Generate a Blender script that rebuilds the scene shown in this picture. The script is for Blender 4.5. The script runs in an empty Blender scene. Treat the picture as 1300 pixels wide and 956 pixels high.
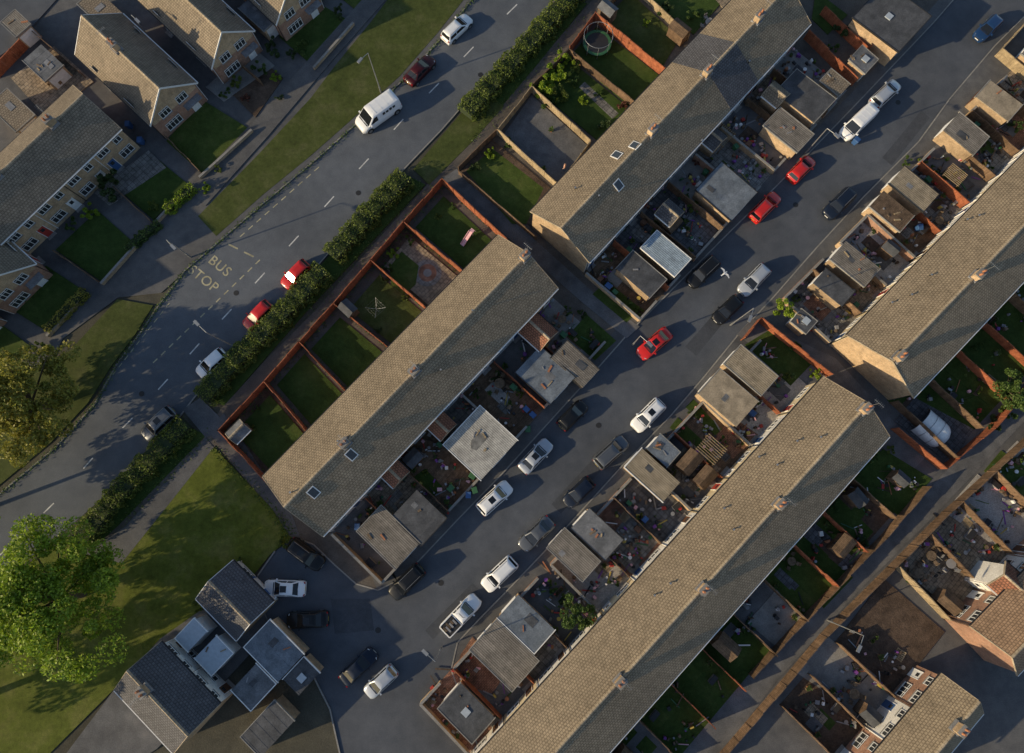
import bpy, math, random
import numpy as np
from mathutils import Vector, Matrix, geometry
random.seed(7); rng=np.random.default_rng(7)
F=870.0; H=80.0; TILT=math.atan(137/F); CT,ST=math.cos(TILT),math.sin(TILT)
def P(px,py,h=0.0):
    x=(px-650)/F; y=-(py-478)/F
    yy=y*CT+ST; zz=y*ST-CT; t=(H-h)/(-zz)
    return Vector((x*t,yy*t,h))
def V3(p,z): return Vector((p[0],p[1],z))
scene=bpy.context.scene; COL=scene.collection
# ---------------------------------------------------------------- materials
def newmat(name):
    m=bpy.data.materials.new(name); m.use_nodes=True; nt=m.node_tree
    return m,nt,nt.nodes['Principled BSDF']
def N(nt,t,**k):
    n=nt.nodes.new(t)
    for a,b in k.items(): setattr(n,a,b)
    return n
def noise(nt,vec,scale,detail=5,rough=.6):
    n=N(nt,'ShaderNodeTexNoise'); n.inputs['Scale'].default_value=scale
    n.inputs['Detail'].default_value=detail; n.inputs['Roughness'].default_value=rough
    nt.links.new(vec,n.inputs['Vector']); return n.outputs['Fac']
def ramp(nt,fac,stops):
    r=N(nt,'ShaderNodeValToRGB'); cr=r.color_ramp
    while len(cr.elements)<len(stops): cr.elements.new(.5)
    for e,(p,c) in zip(cr.elements,stops):
        e.position=p; e.color=(c[0],c[1],c[2],1) if hasattr(c,'__len__') else (c,c,c,1)
    nt.links.new(fac,r.inputs[0]); return r.outputs[0]
def mul(nt,a,b,f=1.0,mode='MULTIPLY'):
    m=N(nt,'ShaderNodeMix',data_type='RGBA',blend_type=mode); m.inputs[0].default_value=f
    nt.links.new(a,m.inputs[6]); nt.links.new(b,m.inputs[7]); return m.outputs[2]
def bumpit(nt,bs,h,dist,strength=1.0):
    b=N(nt,'ShaderNodeBump'); b.inputs['Distance'].default_value=dist; b.inputs['Strength'].default_value=strength
    nt.links.new(h,b.inputs['Height']); nt.links.new(b.outputs[0],bs.inputs['Normal'])
def rough_mat(name,c1,c2,scale=1.0,rough=.9,patch=.12,fine=9,lo=.65,hi=1.25,bump=.02,spec=.3):
    m,nt,bs=newmat(name); tc=N(nt,'ShaderNodeTexCoord'); v=tc.outputs['Object']
    a=ramp(nt,noise(nt,v,scale),[(.3,c1),(.7,c2)])
    b=ramp(nt,noise(nt,v,patch,3),[(.3,lo),(.7,hi)])
    fn=noise(nt,v,fine,3,.7); c=ramp(nt,fn,[(.25,.7),(.75,1.3)])
    o=mul(nt,mul(nt,a,b),c); nt.links.new(o,bs.inputs['Base Color'])
    bs.inputs['Roughness'].default_value=rough; bs.inputs['Specular IOR Level'].default_value=spec
    if bump: bumpit(nt,bs,fn,bump)
    return m
def tile_mat(name,c1,c2,mort,w,h,ms=.03,rough=.85,patch=.15,lo=.65,hi=1.25,bump=.02,off=.5,grime=.5):
    m,nt,bs=newmat(name); tc=N(nt,'ShaderNodeTexCoord'); uv=tc.outputs['UV']; ob=tc.outputs['Object']
    b=N(nt,'ShaderNodeTexBrick'); b.offset=off
    b.inputs['Color1'].default_value=(*c1,1); b.inputs['Color2'].default_value=(*c2,1); b.inputs['Mortar'].default_value=(*mort,1)
    b.inputs['Scale'].default_value=1; b.inputs['Mortar Size'].default_value=ms
    b.inputs['Brick Width'].default_value=w; b.inputs['Row Height'].default_value=h
    nt.links.new(uv,b.inputs['Vector'])
    p=ramp(nt,noise(nt,ob,patch,4),[(.3,lo),(.7,hi)])
    s=ramp(nt,noise(nt,ob,1.3,6,.75),[(.35,1-grime),(.6,1.12)])
    f=ramp(nt,noise(nt,ob,7,3),[(.3,.8),(.7,1.2)])
    o=mul(nt,mul(nt,mul(nt,b.outputs['Color'],p),s),f); nt.links.new(o,bs.inputs['Base Color'])
    bs.inputs['Roughness'].default_value=rough; bs.inputs['Specular IOR Level'].default_value=.3
    inv=N(nt,'ShaderNodeMath',operation='SUBTRACT'); inv.inputs[0].default_value=1; nt.links.new(b.outputs['Fac'],inv.inputs[1])
    bumpit(nt,bs,inv.outputs[0],bump); return m
def plain(name,c,rough=.5,metal=0,coat=0,spec=.5,var=.15):
    m,nt,bs=newmat(name); tc=N(nt,'ShaderNodeTexCoord')
    a=ramp(nt,noise(nt,tc.outputs['Object'],3,5,.7),[(.3,tuple(x*(1-var) for x in c)),(.7,tuple(min(1,x*(1+var*.5)) for x in c))])
    nt.links.new(a,bs.inputs['Base Color']); bs.inputs['Roughness'].default_value=rough
    bs.inputs['Metallic'].default_value=metal; bs.inputs['Coat Weight'].default_value=coat; bs.inputs['Specular IOR Level'].default_value=spec
    return m
def leaf_mat(name,c1,c2,c3,sc=.9):
    m,nt,bs=newmat(name); tc=N(nt,'ShaderNodeTexCoord'); g=N(nt,'ShaderNodeNewGeometry')
    a=ramp(nt,noise(nt,tc.outputs['Object'],sc,4),[(.3,c1),(.5,c2),(.7,c3)])
    b=ramp(nt,g.outputs['Random Per Island'],[(0,.6),(1,1.4)])
    o=mul(nt,a,b); nt.links.new(o,bs.inputs['Base Color']); bs.inputs['Roughness'].default_value=.6
    tr=N(nt,'ShaderNodeBsdfTranslucent'); nt.links.new(o,tr.inputs[0])
    mx=N(nt,'ShaderNodeMixShader'); mx.inputs[0].default_value=.35
    nt.links.new(bs.outputs[0],mx.inputs[1]); nt.links.new(tr.outputs[0],mx.inputs[2])
    nt.links.new(mx.outputs[0],nt.nodes['Material Output'].inputs[0]); return m
def lawn_mat(name,c1,c2,c3,patch=.35):
    m,nt,bs=newmat(name); tc=N(nt,'ShaderNodeTexCoord'); v=tc.outputs['Object']
    a=ramp(nt,noise(nt,v,patch,6,.65),[(.3,c1),(.5,c2),(.72,c3)])
    fn=noise(nt,v,14,3,.8); b=ramp(nt,fn,[(.25,.55),(.75,1.45)])
    c=ramp(nt,noise(nt,v,2.2,4,.7),[(.3,.75),(.7,1.2)])
    nt.links.new(mul(nt,mul(nt,a,b),c),bs.inputs['Base Color']); bs.inputs['Roughness'].default_value=.9
    bs.inputs['Specular IOR Level'].default_value=.15; bumpit(nt,bs,fn,.05); return m
M={}
M['asphalt']=rough_mat('asphalt',(.088,.099,.117),(.115,.127,.145),.7,.85,.07,12,.8,1.18,.006)
M['asphalt_d']=rough_mat('asphalt_dark',(.068,.077,.093),(.094,.103,.12),.6,.85,.08,12,.78,1.2,.006)
M['patch']=rough_mat('tarmac_patch',(.052,.058,.07),(.07,.076,.088),1.5,.85,.3,12,.85,1.1,.006)
M['footway']=rough_mat('footway_tarmac',(.088,.090,.096),(.128,.128,.13),1.0,.9,.1,10,.7,1.2,.008)
M['path_b']=rough_mat('path_brown',(.088,.078,.070),(.135,.12,.105),.8,.9,.12,8,.65,1.2,.01)
M['ground']=rough_mat('ground_earth',(.06,.058,.045),(.10,.094,.07),.5,.95,.05,6,.7,1.2,.03)
M['kerb']=rough_mat('kerb_stone',(.22,.215,.205),(.30,.29,.27),2,.9,.3,9,.8,1.1,.01)
M['lawn']=lawn_mat('grass',(.042,.068,.014),(.060,.092,.020),(.098,.118,.035))  # garden grass darkened, shade from the fences put into its colour
M['lawn_sunlit']=lawn_mat('grass_sunlit',(.078,.098,.015),(.112,.136,.022),(.17,.172,.05))  # brighter, yellower grass with the sunlight put into its colour
M['verge']=lawn_mat('grass_verge',(.050,.066,.018),(.070,.088,.024),(.105,.112,.045))  # verge grass toned down, the shade over it put into its colour
M['lawn_shaded']=lawn_mat('grass_shaded',(.032,.058,.013),(.045,.078,.017),(.070,.10,.027))  # darkest grass, shade of the enclosed gardens painted into the green
M['soil']=rough_mat('soil',(.065,.045,.033),(.115,.08,.058),1.5,.95,.4,6,.7,1.2,.06)
M['slab']=tile_mat('paving_slabs',(.19,.185,.175),(.26,.25,.235),(.10,.095,.09),.6,.6,.03,off=0,bump=.01)
M['slab_b']=tile_mat('paving_buff',(.27,.215,.155),(.34,.275,.20),(.13,.11,.09),.6,.45,.03,off=.5,bump=.01)
M['slab_d']=tile_mat('paving_dark',(.10,.103,.112),(.14,.142,.15),(.055,.055,.06),.6,.6,.03,off=0,bump=.01)
M['block']=tile_mat('block_paving',(.27,.13,.085),(.34,.18,.12),(.12,.08,.06),.4,.2,.02,bump=.01)
M['conc']=rough_mat('concrete',(.20,.20,.195),(.29,.28,.265),.8,.9,.25,8,.65,1.15,.01)
M['conc_d']=rough_mat('concrete_dark',(.105,.108,.115),(.16,.16,.165),.8,.9,.25,8,.65,1.15,.01)
M['gravel']=rough_mat('gravel',(.28,.27,.26),(.50,.48,.45),6,.95,.3,14,.7,1.1,.05)
M['deck']=tile_mat('timber_deck',(.16,.105,.065),(.21,.14,.09),(.05,.04,.03),3,.14,.015,bump=.01)
M['roofA']=tile_mat('roof_tiles_brown',(.285,.225,.155),(.32,.255,.175),(.185,.145,.10),.33,.30,.04,bump=.03,lo=.84,hi=1.13,grime=.22)
M['roofB']=tile_mat('roof_tiles_greybrown',(.235,.19,.14),(.27,.22,.162),(.145,.12,.09),.33,.30,.04,bump=.03,lo=.84,hi=1.13,grime=.22)
M['roofO']=tile_mat('roof_tiles_orange_brown',(.34,.225,.14),(.39,.26,.165),(.2,.13,.085),.33,.30,.04,bump=.03,lo=.84,hi=1.13,grime=.25)
M['roofD']=tile_mat('roof_tiles_slate',(.10,.10,.11),(.125,.125,.135),(.065,.065,.07),.33,.30,.04,bump=.03,lo=.85,hi=1.15,grime=.2)
M['roofR']=tile_mat('roof_tiles_red',(.34,.14,.085),(.40,.18,.11),(.16,.08,.05),.33,.30,.045,bump=.035,grime=.3)
M['ridge']=rough_mat('ridge_tile',(.30,.245,.175),(.41,.34,.25),3,.9,.6,9,.7,1.2,.01)
M['brick']=tile_mat('brick_buff',(.44,.29,.16),(.52,.36,.21),(.42,.36,.28),.225,.075,.01,bump=.005,grime=.25)
M['brickR']=tile_mat('brick_red',(.34,.16,.10),(.40,.20,.125),(.34,.29,.24),.225,.075,.01,bump=.005,grime=.25)
M['render']=rough_mat('white_render',(.66,.64,.60),(.78,.76,.72),1,.9,.4,9,.85,1.05,.004)
M['renderY']=rough_mat('cream_render',(.6,.50,.33),(.68,.58,.40),1,.9,.4,9,.85,1.05,.004)
M['white']=plain('white_upvc',(.8,.8,.79),.4)
M['glass']=plain('window_glass',(.04,.045,.05),.06,spec=.9)
M['pave_glass']=plain('polycarbonate',(.42,.47,.52),.25)
M['metal']=plain('grey_metal',(.36,.37,.38),.45,.6)
M['dark']=plain('black_plastic',(.02,.02,.022),.6)
M['rubber']=plain('tyre_rubber',(.018,.018,.018),.85)
M['lead']=rough_mat('lead_flashing',(.18,.185,.2),(.26,.265,.28),2,.6,.5,8,.8,1.1,.005)
M['terra']=plain('terracotta',(.38,.16,.08),.8)
M['fenceR']=tile_mat('fence_red_stain',(.34,.105,.05),(.42,.145,.07),(.12,.04,.024),.15,3,.012,bump=.01,grime=.4)
M['fenceB']=tile_mat('fence_brown',(.18,.115,.07),(.25,.16,.10),(.06,.042,.03),.15,3,.012,bump=.01,grime=.4)
M['fenceY']=tile_mat('fence_pale_timber',(.36,.28,.17),(.44,.34,.21),(.14,.10,.06),.15,3,.012,bump=.01,grime=.3)
def rf(name,c1,c2,lo=.8,hi=1.12,corr=False):
    if corr: return tile_mat(name,c1,c2,tuple(x*.6 for x in c1),.22,30,.035,bump=.03,off=0,lo=lo,hi=hi,grime=.3,patch=.5)
    m=rough_mat(name,c1,c2,.7,.9,.35,7,lo,hi,.01); nt=m.node_tree; bs=nt.nodes['Principled BSDF']
    src=bs.inputs['Base Color'].links[0].from_socket; tc=N(nt,'ShaderNodeTexCoord')
    s=ramp(nt,noise(nt,tc.outputs['Object'],1.1,4,.6),[(.36,.78),(.62,1.06)]); nt.links.new(mul(nt,src,s),bs.inputs['Base Color']); return m
M['felt_d']=rf('roof_felt_dark',(.065,.07,.08),(.095,.10,.11))
M['felt_g']=rf('roof_felt_grey',(.13,.138,.15),(.18,.187,.20))
M['felt_b']=rf('roof_felt_bluegrey',(.135,.162,.195),(.18,.207,.24))
M['felt_t']=rf('roof_felt_tan',(.30,.25,.18),(.38,.315,.23))
M['cor_g']=rf('corrugated_grey',(.20,.18,.155),(.26,.235,.205),corr=True)
M['cor_t']=rf('corrugated_tan',(.32,.265,.185),(.38,.32,.235),corr=True)
M['cor_p']=rf('corrugated_pale',(.44,.43,.40),(.52,.51,.47),corr=True)
M['cor_b']=rf('corrugated_blue',(.30,.38,.46),(.37,.46,.53),lo=.85,hi=1.1,corr=True)
M['wood']=tile_mat('weathered_wood',(.20,.145,.095),(.27,.195,.13),(.07,.05,.035),.15,3,.012,bump=.01)
M['stain']=rough_mat('ponding_stain',(.13,.13,.125),(.26,.255,.24),1.2,.9,1.5,5,.7,1.2,.005)
M['line']=rough_mat('road_paint_white',(.5,.5,.49),(.72,.72,.70),3,.8,.8,8,.7,1.1,.002)
M['lineY']=rough_mat('road_paint_faded_yellow',(.38,.35,.23),(.53,.49,.33),3,.8,.8,8,.6,1.1,.002)
M['leafL']=leaf_mat('leaves_lime',(.16,.26,.015),(.25,.35,.025),(.34,.43,.045))
M['leafY']=leaf_mat('leaves_olive',(.19,.19,.025),(.27,.26,.04),(.35,.32,.06))
M['leafG']=leaf_mat('leaves_green',(.05,.095,.018),(.08,.14,.026),(.13,.195,.04),1.5)
M['leafD']=leaf_mat('leaves_dark',(.03,.06,.016),(.05,.085,.022),(.07,.115,.028),1.5)
M['leafH']=leaf_mat('leaves_hedge',(.08,.12,.018),(.13,.175,.026),(.19,.235,.04),.8)
M['leafR']=leaf_mat('leaves_copper',(.11,.035,.03),(.16,.06,.04),(.2,.1,.05),1.5)
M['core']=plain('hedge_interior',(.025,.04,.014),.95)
M['bark']=rough_mat('bark',(.08,.06,.042),(.15,.115,.08),4,.95,.5,14,.7,1.2,.04)
for k,c in dict(blue=(.035,.10,.26),green=(.03,.12,.05),brown=(.13,.06,.03),red=(.42,.04,.03),yellow=(.5,.38,.08),pink=(.75,.42,.46),grey=(.25,.25,.26),purple=(.2,.06,.3)).items(): M['p_'+k]=plain('plastic_'+k,c,.6)
PAINT={}
def paint(k):
    cs=dict(white=(.80,.81,.82),silver=(.46,.49,.53),red=(.55,.018,.012),darkred=(.05,.005,.007),black=(.008,.009,.011),navy=(.008,.014,.03),grey=(.10,.11,.125),blue=(.015,.05,.14))
    if k not in PAINT:
        dk=k in('black','navy','darkred')
        PAINT[k]=plain('car_paint_'+k,cs[k],.38 if dk else .3,.3 if k in('silver','grey','blue') else 0,.25 if dk else .6,spec=.3 if dk else .5,var=.05)
    return PAINT[k]
M['light']=plain('headlamp_glass',(.55,.57,.6),.1); M['tail']=plain('tail_lamp',(.35,.01,.01),.2)
M['hub']=plain('alloy_wheel',(.4,.41,.42),.35,.7); M['cglass']=plain('car_glass',(.010,.012,.015),.08,spec=.6)
M['skin']=plain('skin',(.55,.33,.24),.6); M['shirt']=plain('shirt_peach',(.7,.42,.32),.8); M['jeans']=plain('trousers_blue',(.06,.09,.16),.8); M['hair']=plain('hair',(.06,.035,.02),.7)
M['feather']=plain('white_feather',(.8,.8,.78),.8); M['featherg']=plain('grey_feather',(.55,.56,.58),.8); M['beak']=plain('beak',(.7,.4,.05),.5)
# ---------------------------------------------------------------- builder
class B:
    def __init__(s,name): s.name=name; s.parts={}
    def add(s,part,mat,verts,faces,smooth=False):
        d=s.parts.setdefault(part,dict(v=[],f=[],m=[],mats=[],sm=[]))
        if mat not in d['mats']: d['mats'].append(mat)
        mi=d['mats'].index(mat); o=len(d['v'])
        d['v']+= [tuple(v) for v in verts]
        for f in faces: d['f'].append([i+o for i in f]); d['m'].append(mi); d['sm'].append(smooth)
    def face(s,part,mat,pts): s.add(part,mat,pts,[list(range(len(pts)))])
    def obox(s,part,mat,O,a,b,c):
        O=Vector(O);a=Vector(a);b=Vector(b);c=Vector(c)
        if a.cross(b).dot(c)<0: a,b=b,a
        v=[O,O+a,O+a+b,O+b,O+c,O+a+c,O+a+b+c,O+b+c]
        s.add(part,mat,v,[(3,2,1,0),(4,5,6,7),(0,1,5,4),(1,2,6,5),(2,3,7,6),(3,0,4,7)])
    def box(s,part,mat,c,sx,sy,sz,ang=0):
        a=Vector((math.cos(ang),math.sin(ang),0)); b=Vector((-a.y,a.x,0)); c=Vector(c)
        s.obox(part,mat,c-a*sx/2-b*sy/2,a*sx,b*sy,Vector((0,0,sz)))
    def prism(s,part,mat,pts,z0,z1,side=None):
        pts=[Vector((p[0],p[1])) for p in pts]
        ar=sum(pts[i].x*pts[(i+1)%len(pts)].y-pts[(i+1)%len(pts)].x*pts[i].y for i in range(len(pts)))
        if ar<0: pts=pts[::-1]
        tris=geometry.tessellate_polygon([[Vector((p.x,p.y,0)) for p in pts]])
        top=[(p.x,p.y,z1) for p in pts]; fs=[]
        for t in tris:
            a,b,c=[pts[i] for i in t]
            fs.append(list(t) if (b-a).cross(c-a)>0 else list(t)[::-1])
        s.add(part,mat,top,fs)
        n=len(pts)
        if z1-z0>.001:
            for i in range(n):
                a,b=pts[i],pts[(i+1)%n]
                s.add(part,side or mat,[(a.x,a.y,z0),(b.x,b.y,z0),(b.x,b.y,z1),(a.x,a.y,z1)],[(0,1,2,3)])
    def cyl(s,part,mat,p0,p1,r0,r1=None,n=8,smooth=True,caps=True):
        r1=r0 if r1 is None else r1; p0=Vector(p0);p1=Vector(p1); d=(p1-p0).normalized()
        a=d.orthogonal().normalized(); b=d.cross(a); vs=[]
        for p,r in((p0,r0),(p1,r1)):
            for i in range(n):
                t=2*math.pi*i/n; vs.append(p+a*math.cos(t)*r+b*math.sin(t)*r)
        s.add(part,mat,vs,[(i,(i+1)%n,n+(i+1)%n,n+i) for i in range(n)],smooth)
        if caps: s.add(part,mat,vs[:n],[list(range(n))[::-1]]); s.add(part,mat,vs[n:],[list(range(n))])
    def meshes(s):
        out=[]
        for part,d in s.parts.items():
            me=bpy.data.meshes.new(part); me.from_pydata(d['v'],[],d['f'])
            for m in d['mats']: me.materials.append(M[m] if isinstance(m,str) else m)
            me.polygons.foreach_set('material_index',d['m']); me.polygons.foreach_set('use_smooth',d['sm'])
            me.update(); uvl=me.uv_layers.new(name='UVMap'); uv=uvl.data
            Z=Vector((0,0,1))
            for p in me.polygons:
                n=p.normal
                if abs(n.z)>.995: t=Vector((AX.x,AX.y,0)); b=Vector((-AX.y,AX.x,0))
                else:
                    t=Z.cross(n).normalized(); b=n.cross(t)
                for li in p.loop_indices:
                    c=me.vertices[me.loops[li].vertex_index].co
                    uv[li].uv=(c.dot(t),c.dot(b))
            out.append((part,me))
        return out
    def done(s,loc=None,rot=0.0,sc=1.0):
        ms=s.meshes(); loc=Vector(loc) if loc is not None else None
        if len(ms)==1:
            o=bpy.data.objects.new(s.name,ms[0][1]); COL.objects.link(o)
            if loc is not None: o.location=loc; o.rotation_euler=(0,0,rot)
            return o
        e=bpy.data.objects.new(s.name,None); COL.objects.link(e); e.empty_display_size=.5
        if loc is not None: e.location=loc; e.rotation_euler=(0,0,rot); e.scale=(sc,)*3
        else:
            allv=np.array(s.parts[ms[0][0]]['v']); c=Vector(allv.mean(axis=0)); c.z=0; e.location=c
        for part,me in ms:
            o=bpy.data.objects.new(part,me); COL.objects.link(o); o.parent=e
            if loc is None: o.matrix_parent_inverse=Matrix.Translation(-e.location)
        return e
def inst(e,name,loc,rot,sc=1):
    n=bpy.data.objects.new(name,e.data); COL.objects.link(n); n.location=loc; n.rotation_euler=(0,0,rot)
    n.scale=(sc,sc,sc) if not hasattr(sc,'__len__') else sc
    for c in e.children:
        k=bpy.data.objects.new(c.name.split('.')[0],c.data); COL.objects.link(k); k.parent=n
    return n
a0=P(333,605,5); a1=P(632,298,5); AX=(a1-a0).normalized(); ANG=math.atan2(AX.y,AX.x)
# ---------------------------------------------------------------- ground surfaces
def surf(name,pts,z,mat,side=None,z0=0.0,raw=False):
    b=B(name); w=[p if raw else P(*p) for p in pts]; b.prism(name,mat,w,z0,z,side); return b.done()
b=B('ground'); b.face('ground','ground',[(-900,-900,-.02),(900,-900,-.02),(900,900,-.02),(-900,900,-.02)]); b.done()
NWm=[(690,-110),(640,-45),(600,0),(562,48),(515,100),(462,150),(400,205),(340,255),(290,298),(235,345),(205,385),(178,425),(150,462),(120,515),(70,570),(0,628),(-90,690),(-200,760)]
SEm=[(800,-110),(745,-45),(700,5),(650,62),(595,125),(560,165),(512,215),(440,295),(400,340),(370,375),(305,440),(250,500),(215,545),(175,590),(130,632),(85,672),(20,722),(-60,775),(-170,850)]
surf('main_road',NWm+SEm[::-1],.01,'asphalt',z0=-.02)
NWe=[(1330,-120),(1250,-45),(1185,30),(1092,128),(1040,182),(985,238),(930,292),(870,352),(800,422),(740,490),(690,545),(640,600),(580,662),(530,715),(505,738),(480,750),(452,742),(425,718),(398,692),(372,682)]
SEe=[(1400,-80),(1310,10),(1262,58),(1205,125),(1165,180),(1095,250),(1035,315),(980,378),(940,420),(893,478),(850,528),(790,590),(740,645),(690,700),(650,742),(608,785),(580,815),(572,850),(590,900),(620,990)]
ham=[(350,700),(322,740),(345,800),(395,850),(420,900),(440,990)]
surf('estate_road',NWe+ham+SEe[::-1],.01,'asphalt_d',z0=-.02)
surf('pavement',[(760,-110)]+[(x+32,y+18) for x,y in SEm[1:14]]+[(170,640),(110,700),(150,712),(275,565),(372,680)]+NWe[::-1]+[(1000,-120)],.10,'path_b')
surf('pavement',SEe[:-1]+[(590,990),(1420,990),(1420,-80)],.10,'footway')
surf('pavement',[(x,y) for x,y in NWm[:10]]+[(205,372),(150,378),(80,430),(60,470),(-120,560),(-250,300),(-150,-110)],.10,'footway')
def strip(name,pts,w,z,mat,side=1,z0=0):
    b=B(name); q=[P(*p) for p in pts]
    for i in range(len(q)-1):
        a,c=q[i],q[i+1]; d=(c-a).normalized(); n=Vector((-d.y,d.x,0))*side
        b.obox(name,mat,V3(a,z0),d*(c-a).length,n*w,Vector((0,0,z-z0)))
    return b.done()
strip('footway',NWe[:16],1.5,.115,'footway',-1,z0=.05)
strip('kerb',NWe,.15,.135,'kerb',-1); strip('kerb',SEe,.15,.135,'kerb',1)
strip('kerb',NWm,.15,.135,'kerb',-1); strip('kerb',SEm[:14],.15,.135,'kerb',1)
strip('kerb',ham,.15,.135,'kerb',-1)
surf('grass_verge',[(585,5),(556,42),(508,97),(455,145),(395,198),(335,247),(275,300),(252,275),(330,195),(395,125),(425,85),(470,30),(500,-10),(560,-40),(620,-40)],.13,'verge')
surf('grass_verge',[(195,388),(172,425),(142,465),(112,512),(65,562),(-5,620),(-90,680),(-200,600),(-60,480),(40,470),(90,445),(150,380)],.13,'verge')
surf('grass_verge',[(600,128),(572,160),(525,215),(545,235),(600,180),(640,135),(625,125)],.13,'verge')
surf('grass_verge',[(720,0),(655,70),(590,150),(612,165),(680,85),(745,5)],.126,'lawn_shaded')
surf('grass_verge',[(515,222),(440,300),(375,375),(255,505),(285,515),(390,395),(540,235)],.122,'lawn_shaded')
surf('grass_verge',[(228,535),(180,590),(130,635),(90,675),(115,700),(150,668),(262,553)],.13,'lawn_shaded')
surf('common_grass',[(272,568),(350,650),(372,682),(345,702),(318,735),(262,770),(205,810),(150,870),(30,990),(-260,990),(-260,800),(-160,855),(-60,785),(20,730),(90,680),(110,705),(155,715),(215,640)],.13,'lawn_sunlit')
surf('footpath',[(232,520),(255,505),(290,540),(262,556),(272,568),(215,640),(155,715),(108,703),(160,668),(262,556)],.14,'footway')
surf('footpath',[(262,545),(285,525),(372,655),(385,690),(368,680),(346,646)],.145,'footway')
surf('footpath',[(560,228),(580,215),(760,378),(812,415),(795,430),(740,385)],.14,'conc_d')
surf('footpath',[(935,425),(955,405),(1060,455),(1175,580),(1155,600),(1045,500)],.14,'conc_d')
surf('footpath',[(1420,420),(1290,545),(1180,660),(1090,750),(985,865),(890,990),(850,975),(955,850),(1070,728),(1160,640),(1270,525),(1400,395)],.14,'conc_d')
for q in ([(700,640),(760,575),(772,588),(712,652)],[(540,800),(600,740),(608,748),(550,812)],[(870,440),(905,400),(918,410),(884,452)],[(470,250),(500,215),(512,228),(482,262)],[(420,760),(470,760),(475,800),(425,805)],[(1120,200),(1170,140),(1180,150),(1132,210)]):
    surf('tarmac_patch',q,.016,'patch',z0=.01)
mk=B('road_markings')
def dash(p,q,w=.12,mat='line',z=.02):
    a,c=P(*p),P(*q); d=(c-a).normalized(); n=Vector((-d.y,d.x,0)); a.z=c.z=z
    mk.face('paint',mat,[a-n*w/2,c-n*w/2,c+n*w/2,a+n*w/2])
cl=[(700,-50),(650,12),(595,66),(551,112),(506,158),(462,208),(418,256),(373,306),(330,353),(288,399),(247,443),(207,488),(162,537),(112,588),(62,645),(5,700),(-60,760)]
for i,c in enumerate(cl[:-1]):
    n=cl[i+1]; dx,dy=n[0]-c[0],n[1]-c[1]; l=math.hypot(dx,dy); dx/=l;dy/=l
    dash((c[0]-dx*9,c[1]-dy*9),(c[0]+dx*9,c[1]+dy*9),.14)
def dashed(p,q,n,frac,w,mat):
    for i in range(n):
        a=(i)/n; e=a+frac/n
        dash((p[0]+(q[0]-p[0])*a,p[1]+(q[1]-p[1])*a),(p[0]+(q[0]-p[0])*e,p[1]+(q[1]-p[1])*e),w,mat,.022)
dashed((405,212),(300,305),10,.55,.12,'lineY'); dashed((330,330),(190,465),14,.55,.14,'lineY')
dashed((290,310),(330,330),2,.6,.2,'lineY')
dashed((215,385),(140,480),10,.55,.1,'lineY')
mo=mk.done()
def txt(body,p,size):
    cu=bpy.data.curves.new('lettering','FONT'); cu.body=body; cu.size=size; cu.align_x='CENTER'; cu.align_y='CENTER'; cu.extrude=.001; cu.offset=.012; cu.space_character=1.1
    o=bpy.data.objects.new('bus_stop_lettering',cu); COL.objects.link(o); a=P(*p); o.location=(a.x,a.y,.026)
    d=P(p[0]+30,p[1]+24)-a; o.rotation_euler=(0,0,math.atan2(d.y,d.x)); cu.materials.append(M['lineY'])
txt('BUS',(279,338),1.7); txt('STOP',(258,354),1.7)
for p in [(610,95),(455,245),(300,372),(905,330),(760,540),(560,740),(480,800),(1010,260),(1140,130),(180,500)]:
    b=B('manhole_cover'); b.cyl('cover','dark',V3(P(*p),.012),V3(P(*p),.024),.33,n=16); b.done()
# ---------------------------------------------------------------- fences, walls
def fence(pts,h=1.7,mat='fenceR',name='garden_fence',px=True,z0=.1):
    b=B(name); q=[P(*p) for p in pts] if px else pts
    for i in range(len(q)-1):
        a,c=V3(q[i],z0),V3(q[i+1],z0); L=(c-a).length; d=(c-a)/L; n=Vector((-d.y,d.x,0)); k=max(1,round(L/1.83)); s=L/k
        for j in range(k):
            o=a+d*s*j; dh=random.uniform(-.07,.07); tl=n*random.uniform(-.05,.05)
            b.obox('panels',mat,o+d*.06-n*.02,d*(s-.12),n*.04,Vector((0,0,h+dh))+tl)
            b.obox('rails',mat,o+d*.06-n*.05+Vector((0,0,h+dh))+tl,d*(s-.12),n*.1,Vector((0,0,.05)))
            b.obox('posts',mat,o-d*.05-n*.05,d*.1,n*.1,Vector((0,0,h+.12)))
        b.obox('posts',mat,c-d*.05-n*.05,d*.1,n*.1,Vector((0,0,h+.12)))
    b.done()
def wall(q,h=.9,mat='brick',name='brick_wall',cop='kerb',z0=.1):
    b=B(name)
    for i in range(len(q)-1):
        a,c=V3(q[i],z0),V3(q[i+1],z0); L=(c-a).length; d=(c-a)/L; n=Vector((-d.y,d.x,0))
        b.obox('bricks',mat,a-n*.11,d*L,n*.22,Vector((0,0,h)))
        b.obox('coping',cop,a-n*.14+Vector((0,0,h)),d*L,n*.28,Vector((0,0,.06)))
    b.done()
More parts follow.
